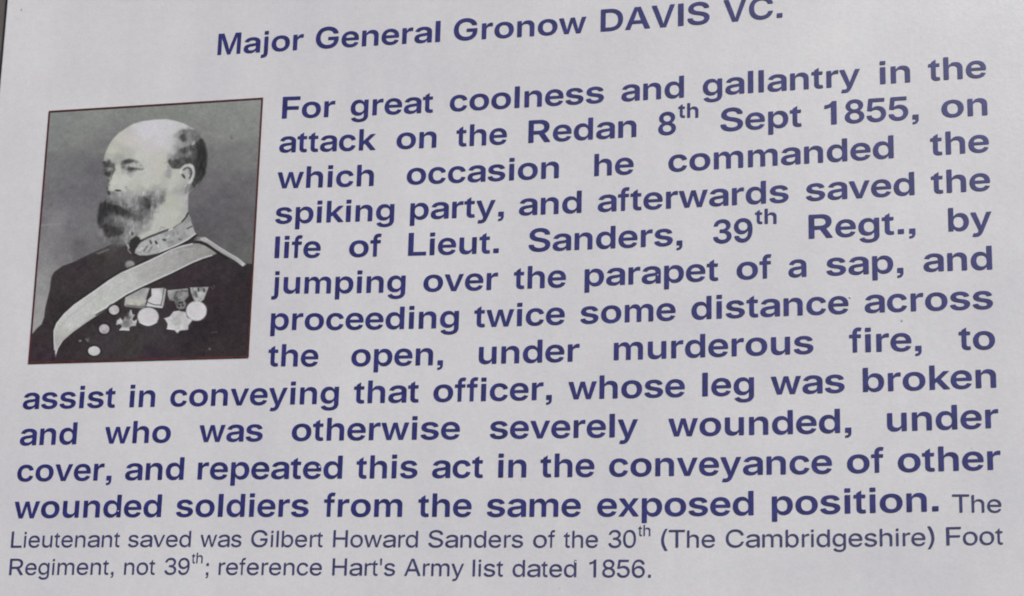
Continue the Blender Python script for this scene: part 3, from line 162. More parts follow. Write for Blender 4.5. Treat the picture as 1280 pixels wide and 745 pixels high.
  'c': '275 -10 292 -12 320 -11 342 -9 357 -6 385 2 397 6 420 17 432 24 450 37 465 49 475 60 488 75 495 85 506 102 513 117 520 135 522 142 520 144 517 145 440 167 428 140 415 120 400 103 382 89 362 79 340 71 327 69 310 67 287 67 285 68 272 69 250 74 237 78 222 86 202 102 192 112 181 125 168 145 161 160 154 180 146 207 145 215 144 220 141 240 140 257 141 292 144 320 149 345 154 362 162 382 167 392 174 405 184 420 195 432 212 448 227 458 237 463 252 468 262 470 275 473 287 474 312 474 325 473 347 468 367 460 380 453 395 442 406 432 418 417 428 400 436 380 437 378 520 402 520 405 518 410 510 430 505 440 493 460 473 485 465 493 442 510 427 520 412 528 382 540 365 545 340 550 312 553 290 553 260 550 235 545 210 538 187 528 170 518 155 508 132 488 119 475 101 452 89 432 77 407 69 387 64 372 58 350 54 322 51 295 51 245 56 202 61 180 68 155 78 130 91 105 106 82 120 66 130 55 145 41 157 31 177 19 197 8 225 -2 257 -9',
  'd': '260 -10 262 -11 292 -12 302 -11 322 -9 342 -4 362 4 375 11 392 24 408 40 428 65 439 82 442 85 447 85 450 84 450 82 450 2 452 0 532 0 535 1 535 2 535 725 535 727 450 728 448 727 447 725 447 460 445 458 442 458 440 460 430 475 418 492 405 508 390 520 375 531 362 538 342 545 320 550 295 553 272 553 250 551 222 545 200 538 177 528 165 520 150 510 127 490 111 472 104 462 88 437 74 407 64 377 56 342 54 325 51 297 51 260 51 245 54 217 59 187 66 157 71 142 78 125 94 95 111 70 124 55 135 44 150 31 177 14 205 1 230 -6 242 -9;285 67 272 68 257 71 242 76 225 84 210 94 200 103 189 115 174 135 161 160 156 172 146 207 144 220 141 247 141 297 144 325 146 337 151 357 156 372 161 385 171 405 181 420 192 432 210 448 220 455 235 463 247 468 272 473 307 474 320 473 342 468 355 463 370 455 390 441 401 430 415 410 423 397 431 380 438 357 443 337 445 322 447 300 448 297 448 250 445 225 440 197 430 165 420 142 413 130 408 122 395 107 380 93 370 86 355 78 342 74 322 69 305 67',
  'e': '280 -10 297 -12 330 -11 340 -10 352 -9 367 -6 387 -1 402 4 425 13 440 21 462 36 477 49 495 70 508 87 518 107 525 125 524 127 442 150 439 147 435 137 423 117 407 100 397 92 385 84 367 76 352 71 340 69 320 67 317 66 297 66 295 67 275 69 252 74 232 82 222 87 207 96 195 106 186 115 176 127 169 137 156 162 149 182 144 205 142 220 140 242 142 243 532 243 534 245 534 302 533 320 530 342 525 370 518 397 508 422 498 442 490 455 483 465 470 481 452 498 430 515 412 526 392 535 360 545 335 550 307 553 287 553 257 550 232 545 215 540 202 535 182 526 155 508 138 495 123 480 106 460 96 445 89 432 74 400 64 372 59 350 54 322 52 297 51 295 51 242 53 232 54 217 61 177 69 152 79 127 94 100 106 82 120 66 142 43 155 34 182 17 205 6 227 -1 247 -6 262 -9;142 318 140 320 141 327 144 347 149 365 153 377 159 390 166 402 176 417 185 427 205 445 220 455 235 463 257 470 270 473 287 475 307 475 320 473 345 468 357 463 370 457 380 451 395 438 403 430 415 412 425 395 430 382 435 370 440 350 443 335 445 320 442 318',
  'f': '117 1 119 0 204 0 205 1 205 469 206 470 329 470 330 471 331 474 331 544 329 545 206 545 205 546 205 609 208 626 210 636 217 651 223 659 229 664 241 672 254 677 266 679 274 680 296 680 314 677 329 672 331 674 354 746 349 750 334 754 311 759 294 761 284 761 281 762 269 762 241 759 221 755 206 749 186 740 174 732 161 722 150 711 140 699 130 681 123 664 120 651 117 629 117 546 116 545 11 545 10 544 10 474 11 470 116 470 117 469',
  'g': '267 -215 285 -216 312 -216 350 -213 365 -210 387 -205 405 -200 430 -190 445 -183 457 -175 477 -160 490 -147 500 -135 511 -120 518 -107 523 -95 528 -80 533 -57 535 -40 536 -15 536 543 536 545 535 546 452 546 451 545 451 460 450 459 442 459 428 480 412 500 400 513 387 523 375 531 367 536 350 543 332 548 315 551 282 553 252 551 237 549 210 541 190 533 167 521 152 511 142 503 127 489 119 480 106 465 96 450 89 438 78 418 69 393 64 378 58 355 54 328 51 300 51 250 54 223 58 195 63 175 69 158 74 145 86 120 99 100 117 78 130 65 142 54 160 42 177 32 207 20 225 15 240 12 265 9 300 9 322 12 340 15 355 20 370 27 382 35 402 50 408 55 425 78 440 99 447 100 448 98 448 -15 448 -27 445 -42 443 -55 438 -67 433 -77 423 -92 412 -103 395 -116 375 -126 360 -131 342 -135 327 -138 312 -139 282 -139 267 -138 242 -133 232 -130 215 -123 197 -113 187 -106 166 -85 145 -59 74 -105 81 -117 89 -127 102 -142 112 -153 127 -166 150 -181 162 -187 180 -195 210 -206 230 -210 247 -213;275 88 262 90 242 95 230 100 212 110 202 117 186 133 179 140 169 155 161 170 154 188 149 205 144 228 141 248 140 265 140 290 141 308 144 328 149 350 156 373 161 385 169 400 178 415 186 425 196 435 215 451 227 459 245 466 262 471 280 474 312 474 340 469 355 464 370 456 385 446 392 439 405 425 418 408 428 390 435 370 440 355 445 330 448 313 449 295 449 258 448 243 443 210 433 178 425 160 418 148 410 138 397 123 387 115 372 105 362 100 342 92 330 90 310 87 295 87',
  'h': '77 1 78 0 163 0 165 1 165 339 168 361 172 381 180 401 192 421 205 436 221 450 238 460 256 467 278 472 298 474 328 472 348 467 366 459 383 447 394 436 407 419 414 404 422 381 423 374 424 369 425 346 426 344 426 1 428 0 511 0 514 1 514 364 513 366 512 391 507 419 502 436 491 461 480 481 461 504 446 517 436 524 426 530 406 540 381 547 351 552 316 552 291 550 271 545 256 540 243 534 226 524 216 517 198 501 180 479 166 455 165 456 165 726 163 728 78 728 77 726',
  'i': '77 1 80 0 162 0 165 1 165 544 162 545 80 545 77 545 77 544;74 634 75 632 167 632 169 634 169 726 167 728 75 728 74 726',
  'l': '77 1 78 0 163 0 165 1 165 726 163 728 78 728 77 726',
  'm': '77 1 78 0 163 0 165 1 165 356 168 376 170 386 178 409 185 421 196 436 213 452 226 460 248 470 268 474 291 475 306 475 321 472 338 465 348 460 356 454 371 440 376 434 386 416 392 399 394 381 394 1 396 0 481 0 482 1 482 366 483 374 485 389 493 411 503 429 513 441 518 447 528 455 546 465 566 472 583 475 606 475 621 474 641 470 653 465 668 457 678 450 692 436 699 424 707 404 709 394 711 374 711 1 713 0 798 0 799 1 799 371 798 376 798 386 797 406 794 421 787 449 777 471 764 491 748 510 731 525 716 534 693 544 676 550 651 555 616 555 601 554 576 550 553 542 531 532 508 517 491 501 478 486 468 471 461 459 456 447 453 451 449 461 442 479 430 499 422 509 410 521 403 527 393 535 381 542 368 547 351 552 333 555 298 555 281 552 256 544 231 532 213 519 195 501 185 489 175 474 163 448 163 451 163 544 161 545 78 545 77 544',
  'n': '77 1 78 0 163 0 165 1 165 339 168 361 172 381 180 401 192 421 205 436 221 450 238 460 256 467 278 472 298 474 328 472 348 467 366 459 383 447 394 436 407 419 414 404 422 381 423 374 424 369 425 346 426 344 426 1 428 0 511 0 513 1 513 364 512 386 509 404 507 416 501 436 497 449 484 474 472 491 463 501 446 517 436 524 426 530 406 539 391 545 368 550 343 552 316 552 291 550 278 547 261 542 243 534 226 524 216 517 203 507 190 491 180 479 170 461 163 448 162 451 162 544 161 545 78 545 77 544',
  'o': '275 -10 292 -12 320 -11 342 -9 375 -2 397 6 417 16 442 31 457 43 479 65 488 75 500 92 518 122 528 145 538 177 543 200 548 237 549 262 548 302 545 327 541 352 533 382 525 402 513 427 500 450 483 472 469 487 457 498 445 508 430 518 407 530 382 540 365 545 335 551 310 553 290 553 260 550 235 545 210 538 187 528 170 518 155 508 145 500 128 485 119 475 108 462 96 445 81 417 72 395 64 372 58 350 54 322 51 295 51 245 54 217 59 190 67 160 74 140 88 110 101 90 116 70 130 55 145 41 157 31 172 22 197 8 215 2 245 -7 257 -9;287 67 285 68 272 69 250 74 237 78 222 86 202 102 192 112 181 125 171 140 161 160 154 180 146 207 145 215 144 220 141 240 140 257 141 300 144 320 149 345 154 362 162 382 172 402 178 412 192 429 202 439 212 448 227 458 237 463 252 468 275 473 287 474 312 474 325 473 340 470 355 465 372 458 385 450 397 440 408 430 418 417 431 397 440 377 448 357 453 337 458 310 460 267 458 230 455 215 450 192 443 170 438 157 430 142 422 130 415 120 405 108 392 97 382 89 362 78 350 74 340 71 325 68 310 67',
  'r': '77 1 78 0 163 0 165 1 165 351 167 369 170 379 178 399 185 411 192 421 208 437 226 450 246 459 263 465 276 467 293 469 313 469 316 468 336 467 351 465 353 465 354 466 354 551 353 552 328 553 323 554 303 554 283 552 261 547 241 539 231 534 216 525 203 515 195 506 183 491 175 479 169 464 166 462 163 462 162 464 162 544 161 545 78 545 77 544',
  's': '234 -10 249 -12 286 -11 324 -6 336 -4 361 4 384 14 401 23 416 34 426 42 436 51 450 67 460 82 467 97 474 120 477 135 478 142 477 172 475 187 469 205 460 225 453 235 441 248 434 255 424 263 409 273 394 280 364 293 336 300 236 324 209 333 189 344 179 351 171 360 163 372 161 380 158 392 158 405 161 417 166 430 171 437 184 451 199 461 219 470 239 475 259 478 286 478 306 475 316 473 329 468 346 458 361 443 375 427 382 415 385 407 389 401 459 419 466 421 467 422 459 445 451 460 442 475 424 497 406 513 384 528 356 540 339 545 314 550 284 553 259 553 231 550 216 548 194 542 169 533 149 523 126 508 111 495 98 480 91 470 81 452 76 437 71 417 70 405 70 375 73 357 78 342 83 330 91 317 100 305 116 289 134 276 151 267 181 254 219 244 309 223 326 218 339 213 354 205 366 196 374 187 383 172 385 165 386 155 386 142 385 132 382 125 377 115 369 105 361 97 351 89 334 79 311 71 301 69 284 66 261 65 239 66 224 69 206 74 189 81 171 93 164 100 156 110 151 117 143 132 137 150 134 152 54 133 53 132 56 120 61 105 66 92 73 77 83 62 91 53 104 40 114 31 136 17 151 9 164 4 181 -2 201 -6 216 -9',
  't': '219 -6 234 -7 261 -6 281 -4 294 -1 304 2 307 4 292 67 290 74 289 76 249 71 236 71 219 74 206 79 196 87 189 97 183 112 180 132 180 469 181 471 291 471 292 472 292 544 291 546 181 546 180 547 180 672 179 675 101 610 92 602 92 547 91 546 11 546 10 544 10 472 11 471 89 471 92 469 92 132 93 114 95 97 100 79 105 67 115 49 125 37 136 26 154 14 164 9 181 2 204 -4',
  'u': '238 -6 251 -7 268 -7 281 -6 298 -4 321 1 333 6 351 14 363 21 378 31 397 49 412 69 419 82 425 94 428 99 429 97 429 2 431 0 511 0 513 1 514 2 514 544 513 545 428 546 426 544 426 212 425 209 424 189 419 167 412 147 402 129 394 119 386 110 373 99 358 89 341 81 326 76 311 74 301 73 276 73 266 74 243 79 226 86 211 96 197 109 187 122 177 139 170 162 165 192 165 544 163 546 78 546 77 544 77 187 80 152 83 137 88 117 96 94 100 84 107 72 117 57 128 44 136 36 156 21 186 6 211 -1 223 -4',
  'v': '234 1 235 0 238 0 325 0 328 1 533 539 535 544 533 545 443 545 440 545 439 544 319 211 302 156 283 86 280 85 263 149 246 204 124 544 123 545 120 545 30 545 27 544',
  'w': '199 1 200 0 203 0 285 0 287 1 369 284 399 401 407 439 408 441 410 441 432 351 452 276 530 4 531 1 533 0 618 0 619 1 626 24 712 309 766 486 784 544 783 545 693 545 690 544 612 264 590 174 573 99 570 106 569 114 554 181 529 281 458 541 457 544 455 545 365 545 362 544 285 259 259 156 248 104 245 99 236 144 216 226 201 281 128 544 125 545 35 545 35 544',
  'y': '108 -207 120 -208 143 -208 165 -206 188 -200 208 -192 228 -180 243 -168 251 -159 263 -144 276 -124 286 -104 296 -82 531 533 534 543 533 546 443 546 440 545 439 543 314 198 299 151 284 91 280 83 264 146 248 196 124 543 123 545 120 546 30 546 28 545 27 543 234 -2 234 -7 226 -29 210 -72 198 -94 185 -110 175 -118 165 -123 160 -125 148 -128 120 -128 93 -122 90 -124 69 -197 73 -200 83 -203 93 -205',
 },
}
REGIONS = [
 ('backdrop',[],[111,175,132,134,130,1473,266,136,138,132,3447,181,132,133,127,4910,172,136,138,132,6350,110,140,141,136,171,978,128,129,125,1018,894,132,133,128,1787,1216,122,121,119,182,1800,118,117,116,961,1846,114,112,112,1549,2071,106,103,105,152,2750,112,110,111,904,2792,112,109,112,1527,2826,107,104,107,134,3830,118,115,116,386,3870,132,129,130,634,3855,128,125,126,986,3927,114,111,113,1537,4034,116,114,114,115,4901,134,131,131,678,4794,122,119,120,1288,4689,102,99,100,1886,4451,106,103,103,1947,4268,126,123,123,1723,4576,112,109,109,126,5701,146,144,142,365,5578,140,137,136,207,6762,154,151,149,138,7154,159,156,154,5667,790,136,138,132,6154,956,134,136,131,5319,1036,132,133,128,4997,880,132,132,127,5483,1849,118,116,115,6202,1893,122,121,118,5057,1957,118,116,115,5094,2626,110,107,107,4828,3009,106,102,104,4873,3805,94,91,93,5562,3314,100,96,99,6256,2956,106,103,103,5023,4339,91,88,89,5731,4243,96,92,94,6310,4010,100,97,98,6114,4784,96,94,93,6411,5058,102,101,98],0,2.2,5.1),
 ('tunic',[2217,4626,1963,4751,1555,4937,1198,5121,786,5274,545,5463,468,5642,462,5982,413,6321,359,6658,354,6941,291,7164,144,7317,39,7465,-205,7598,-122,8665,7029,9038,6854,5492,6360,5444,6062,5268,5735,5079,5406,4889,5139,4665,4941,4568,4801,4367,4136,4042,3152,4184,2925,4301,2820,4488,2710,4611,2507,4649,2297,4591],[1315,5280,59,50,54,826,5827,58,51,51,1933,5080,60,54,52,232,7781,56,47,48,478,8236,56,44,50,1254,8092,54,46,47,800,6900,52,46,46,2011,6835,52,46,46,3689,7764,61,55,56,3056,7917,60,54,52,4955,7634,47,40,43,5411,7305,46,38,42,5616,8170,54,45,46,3721,8283,57,46,52,2399,7757,63,56,58,5357,6336,50,40,43,5699,5601,54,45,48,6273,5695,48,42,43,5843,5328,50,44,45,4746,5629,56,46,49,6358,6114,48,39,41,2946,4622,50,44,44,2272,4670,78,73,72,2126,4695,70,64,63,2508,4665,70,64,62],28,2,5.1),
 ('head',[1807,1837,1828,1707,1842,1610,1876,1448,1953,1256,2060,1065,2227,878,2455,712,2656,594,2919,522,3333,491,3712,499,3606,492,3906,562,4207,680,4480,845,4729,1105,4931,1572,4974,1833,4971,2285,4764,2739,4682,2823,4545,2975,4487,3068,4486,3261,4499,3486,4505,3694,4450,3834,4342,3972,4064,4182,3749,4278,3463,4366,3343,4424,3115,4518,2992,4433,2820,4488,2503,4601,2195,4394,1948,4028,1785,3601,1873,3152,2084,2969,2069,2877,2018,2787,2019,2673,2053,2512,2104,2385,2114,2320,2072,2489,1996,2332,1879,2273,1823,2067],[2236,1011,193,190,179,2633,1167,198,192,187,3060,867,204,200,204,3347,721,205,201,204,2751,682,200,197,196,3695,613,200,197,198,2520,799,191,187,182,3526,1224,203,199,199,2993,1680,194,194,184,3418,1869,193,189,180,2056,1459,189,188,173,2012,1686,179,178,170,2226,1764,165,163,157,2512,1585,179,177,168,2280,2127,185,185,175,2127,2509,194,195,184,2570,2469,196,195,186,3153,2340,192,191,184,3556,2202,194,188,183,1929,1779,164,162,156,2041,1228,183,180,171,3216,1465,199,193,193,2187,2520,199,200,187,2079,2676,191,191,181,2291,2737,187,187,177,2434,2664,194,193,183,2734,2713,185,184,173,3174,2673,192,191,179,3463,2593,189,188,177,3707,2736,180,178,170,3066,2829,174,173,164,3477,2819,167,165,159,3500,2595,189,189,177,3949,2749,189,188,180,3543,2823,167,166,161,3978,3233,180,180,167,4280,3410,182,182,171,4387,3255,183,180,177,4453,3291,165,163,160,4153,3723,189,189,177,3718,3765,187,186,177,3529,4011,184,185,176,4020,3940,185,184,172,4306,3859,177,176,165,4339,2932,164,161,159,4105,2919,171,169,162,4437,3610,171,169,165,3480,1807,193,189,180,3622,2206,189,189,175,3851,2348,165,165,159,4017,2423,189,188,176,3858,1245,196,193,192,3835,851,200,197,197,4213,778,193,192,190,4422,841,170,169,165,3695,1950,187,185,175,4365,2378,172,172,166,4068,2296,185,184,173],28,2.5,2.0),
 ('hair',[3900,1703,3951,1413,3953,1055,4075,932,4248,888,4543,914,4705,1087,4837,1307,4925,1572,4974,1833,4972,2156,4949,2412,4872,2601,4764,2739,4816,2637,4682,2823,4587,2946,4504,3021,4463,2971,4494,2844,4585,2656,4612,2529,4635,2523,4645,2395,4633,2233,4568,2106,4477,2052,4346,2054,4239,2129,4185,2200,4062,2199,3937,2169,3847,2041,3797,1930],[4022,1027,159,158,156,4136,969,129,128,126,4252,944,119,118,116,4196,1103,73,72,70,4228,1236,77,76,74,4377,1082,127,126,124,4520,1026,121,120,118,4638,1034,119,118,116,4445,1249,131,130,128,4620,1228,93,92,90,4306,1371,143,142,140,4098,1325,169,168,166,3996,1579,169,168,166,4526,1385,151,150,148,4545,1457,56,55,53,4662,1458,51,50,48,4770,1302,59,58,56,4847,1631,47,46,44,4923,1959,44,43,41,4777,1951,49,48,46,4912,2281,47,46,44,4741,2336,61,60,58,4810,2533,55,54,52,4202,1592,67,66,64,4318,1583,81,80,78,4108,1488,153,152,150,4462,1543,73,72,70,4581,1583,99,98,96,4387,1765,123,122,120,4182,1753,113,112,110,4035,1744,143,142,140,3892,1800,153,152,150,3841,1943,77,76,74,3960,1966,113,112,110,4078,1973,63,62,60,4029,2132,83,82,80,4278,1888,73,72,70,4283,1986,76,75,73,4540,1872,87,86,84,4664,2008,61,60,58,4489,1998,71,70,68,4170,2044,87,86,84,4162,1914,103,102,100,3976,1252,173,172,170,4794,1207,91,90,88,4725,2568,56,55,53,4649,2756,63,62,60,4554,2880,101,100,98,4487,2972,117,116,114],31,3,9.0),
 ('beard',[2048,2876,2128,2971,2027,3014,1878,3143,1793,3375,1762,3696,1791,3940,1846,4056,1951,4077,2010,4289,2123,4423,2294,4559,2450,4678,2711,4627,2820,4495,2957,4351,3160,4313,3387,4196,3415,3941,3502,3690,3603,3438,3764,3190,3823,2968,3714,2865,3480,2868,3307,2923,3070,2887,2833,2881,2594,2841,2389,2872,2271,2888,2151,2869],[3570,3372,152,151,144,3619,2989,163,160,156,3502,3690,173,171,166,3278,4319,163,162,160,3320,4065,167,166,161,3488,3464,151,150,148,3597,3100,141,140,138,2164,3054,133,132,130,2307,2981,159,158,156,2467,3152,151,150,148,2611,3095,153,152,150,2774,3330,151,150,148,2901,3014,159,158,156,3086,3153,117,116,114,3183,3287,83,82,80,3247,3274,63,62,60,3279,3405,63,62,60,3379,3137,127,126,124,3491,3046,159,158,156,3470,3174,141,140,138,1914,3316,60,54,58,2042,3452,54,48,52,2189,3428,58,53,56,2365,3405,64,60,62,2401,3504,58,54,55,2586,3626,58,54,54,2738,3682,71,70,68,2890,3754,85,84,82,3067,3763,97,96,94,3237,3676,117,116,114,1851,3701,62,57,60,1818,3861,74,70,72,2000,3709,78,72,75,2232,3624,113,112,110,2272,3787,127,126,124,2448,3764,119,118,116,2128,3844,105,104,102,2029,4129,65,56,59,2211,4202,60,54,52,2393,4275,52,47,45,2503,4152,75,74,72,2520,3960,113,112,110,2691,3873,143,142,140,2782,3909,159,158,156,2740,4164,143,142,140,2693,4354,143,142,140,2552,4443,129,128,126,2372,4403,117,116,114,2294,4559,99,98,96,2967,4047,162,163,156,3205,4091,166,166,158,3253,3933,151,150,148,3154,4217,152,152,145,3428,3910,167,166,161,3462,3527,167,165,160,3528,3402,113,112,110,3560,3211,133,132,130,3690,3186,129,128,126,3724,3027,158,158,150,3361,3778,141,140,138,3353,3650,123,122,120,2634,3451,141,140,138,2477,3314,133,132,130,2790,3588,113,112,110,2997,3599,119,118,116,2322,3209,141,140,138,2099,2970,96,95,93,1988,3093,89,88,86,2928,3435,141,140,138,3105,3444,106,105,103,2662,2968,171,170,164,3075,2975,167,166,160,3312,3004,151,150,148],80,3.4,11.0),
 ('collar',[3028,4769,3067,4692,3148,4584,3346,4475,3688,4348,3939,4255,3751,4310,4065,4204,4343,3998,4457,3851,4512,3704,4579,3809,4652,4068,4737,4294,4777,4379,4636,4543,4411,4660,4159,4806,4047,4839,3742,4974,3384,5037,3118,5025,2979,4939,2996,4821],[3899,4359,152,151,149,4197,4479,162,161,159,4602,4251,172,171,169,3860,4781,180,179,177,4045,4649,156,155,153,4362,4558,152,151,149,4673,4361,162,161,159,4463,4068,157,156,154,3185,4697,172,171,169,3407,4516,164,163,161,3692,4403,170,169,167,3130,4758,170,169,167,3569,4779,168,167,165,3761,4470,174,173,171,4045,4356,152,151,149,4409,4119,162,161,159,4623,4321,170,169,167,4231,4556,150,149,147,4355,4689,167,166,164,4541,3903,150,149,147],25,2.5,10.5),
 ('shoulder_strap',[4741,4548,4839,4468,4938,4515,5066,4514,5267,4682,5533,4870,5797,5057,6059,5226,6334,5472,6233,5526,5969,5306,5673,5118,5409,4931,5142,4725,4945,4628,4785,4634],[4843,4528,116,115,113,5005,4571,174,173,171,5272,4759,164,163,161,5537,4947,162,161,159,5801,5134,160,159,157,5998,5265,164,163,161,6262,5486,192,191,189,6129,5341,174,173,171],25,2.5,5.0),
 ('sash',[2693,5577,2394,5706,2046,5968,1648,6262,1249,6557,955,6855,745,7157,684,7403,714,7740,771,8077,800,8257,832,7979,964,7703,1259,7428,1606,7160,2054,6840,2452,6574,2747,6389,2307,6649,2829,6290,3243,6075,3794,5814,4106,5661,4418,5500,4729,5338,5041,5212,5324,5130,5454,5066,5281,4925,5082,4793,4885,4713,4692,4704,4374,4759,4059,4868,3746,5044,3383,5220,2625,5568,2212,5826],[1416,6698,192,191,186,2164,6164,188,187,182,930,7243,185,185,177,761,7798,174,171,168,1076,7079,192,191,186,2847,5975,188,187,183,2190,6370,187,188,181,3413,5703,172,169,166,4088,5355,165,162,159,4400,5193,159,156,154,4707,4961,155,152,147,5122,4946,151,148,143,3765,5341,170,168,164,5038,5152,154,150,148,4695,4750,145,143,139,5287,5041,145,143,137],25,2,7.5),
 ('medal_ribbon',[2794,6381,3043,6216,3262,6098,3508,6105,3453,6418,3394,6754,2780,6654],[3269,6218,151,150,148,3461,6191,169,168,166,3017,6313,156,155,153,2968,6556,187,184,171,3229,6601,187,184,173,3387,6537,173,172,170,3088,6421,166,165,163,3074,6700,119,118,116,2808,6585,166,165,163,3333,6710,141,140,138,3129,6545,186,183,171,2939,6618,185,182,170,3339,6553,185,182,171,3069,6623,185,182,170,3225,6531,183,180,170,2867,6500,177,174,167,3112,6282,159,158,156,3406,6328,161,160,158],22,2.5,6.0),
 ('medal_ribbon',[3555,6131,3940,6122,4001,6170,3922,6774,3754,6753,3444,6686,3480,6488,3576,6370],[3727,6306,208,203,204,3645,6547,205,202,202,3806,6553,200,198,196,3490,6646,197,196,194,3911,6697,197,196,194,3977,6194,161,160,158],22,2.5,3.0),
 ('medal_ribbon',[4042,6207,4648,6168,4685,6414,4575,6555,4629,6672,4590,6820,4432,6838,4348,6776,4272,6571,4126,6531,4066,6389],[4141,6253,166,165,163,4181,6394,141,140,138,4560,6304,151,150,148,4619,6220,129,128,126,4314,6469,83,82,80,4430,6264,121,120,118,4408,6437,129,128,126,4254,6536,119,118,116,4448,6578,121,120,118,4397,6792,129,128,126,4589,6799,121,120,118,4358,6679,101,100,98,4597,6671,126,125,123,4506,6476,141,140,138],22,3,10.5),
 ('medal_ribbon',[4710,6143,5267,6141,5141,6553,5041,6629,4863,6577,4752,6319],[4778,6209,173,172,170,4884,6387,121,120,118,5009,6357,196,195,193,5065,6220,131,130,128,5191,6190,151,150,148,5141,6431,171,170,168,4955,6528,181,180,178,4826,6489,166,165,163,5222,6174,161,160,158],22,3,10.5),
 ('medal',[3834,7052,3826,7136,3793,7212,3738,7274,3664,7317,3579,7338,3488,7335,3400,7308,3320,7259,3256,7193,3214,7114,3195,7029,3203,6945,3236,6868,3291,6806,3365,6762,3451,6742,3542,6745,3630,6772,3710,6821,3773,6888,3816,6967],[3515,7047,203,198,199,3630,6825,200,197,195,3334,7232,207,205,203,3772,7039,201,197,195],28,2.5,3.0),
 ('medal',[2568,7275,2590,7119,2678,7076,2768,7170,2819,7005,2908,7025,2952,6811,3018,6935,3097,6952,3041,7090,3098,7172,3197,7102,3166,7324,3056,7327,2981,7359,2979,7470,2832,7444,2677,7453,2752,7316,2689,7251],[2638,7208,186,185,183,2715,7141,192,191,189,2849,7215,118,117,115,2840,7319,136,135,133,2797,7405,201,200,198,2927,7427,192,191,189,3106,7189,196,195,193,3111,7276,174,173,171,2956,6870,174,173,171,2935,7044,106,105,103,2995,6976,146,145,143,3009,7186,146,145,143,2902,7287,126,125,123],19,3,13.5),
 ('medal',[4017,7125,4174,7064,4270,6912,4435,6890,4622,6932,4687,7107,4850,7189,4734,7368,4732,7506,4504,7522,4420,7605,4321,7495,4102,7460,4114,7294],[4358,7199,184,179,178,4195,7159,200,196,193,4439,6960,181,180,178,4607,7104,192,191,189,4559,7379,203,199,195,4242,7403,203,200,197,4410,7546,196,195,193,4689,7418,192,191,189,4426,7271,178,177,175],25,2.5,10.5),
 ('medal',[5257,6921,5249,7011,5217,7093,5163,7160,5091,7207,5008,7229,4919,7226,4833,7197,4755,7145,4693,7074,4651,6989,4633,6897,4640,6807,4672,6725,4727,6657,4799,6610,4883,6588,4972,6591,5058,6620,5136,6673,5198,6744,5239,6829],[4945,6909,205,199,201,4764,7075,200,196,195,5162,6813,207,201,203,4930,6631,196,195,193],28,2.5,3.0),
 ('button',[2636,6788,2625,6858,2583,6912,2520,6941,2448,6938,2380,6905,2331,6847,2310,6776,2322,6707,2363,6652,2426,6624,2499,6626,2566,6660,2615,6718],[2429,6746,200,190,192,2531,6820,182,172,176,2471,6887,197,196,194,2489,6678,189,188,186],25,2.5,9.0),
 ('button',[2382,7401,2370,7470,2329,7524,2266,7553,2193,7551,2126,7518,2077,7460,2056,7390,2067,7320,2109,7266,2172,7237,2245,7240,2312,7273,2361,7331],[2178,7366,206,200,200,2280,7439,190,182,184,2218,7472,161,160,158,2143,7330,171,170,168],25,2.5,12.0),
 ('button',[2151,8103,2140,8164,2103,8214,2044,8247,1973,8257,1900,8243,1836,8206,1791,8153,1773,8091,1783,8030,1820,7980,1879,7947,1951,7937,2024,7951,2087,7988,2132,8041],[1933,8055,206,202,200,2035,8127,198,194,192,1976,8212,191,190,188],25,2.5,6.0),
 ('button',[3001,5322,2986,5387,2936,5433,2864,5448,2790,5427,2733,5376,2709,5309,2725,5244,2775,5198,2847,5184,2921,5205,2977,5255],[2844,5289,141,140,138,2800,5366,121,120,118,2913,5239,151,150,148],43,2.5,9.0),
]
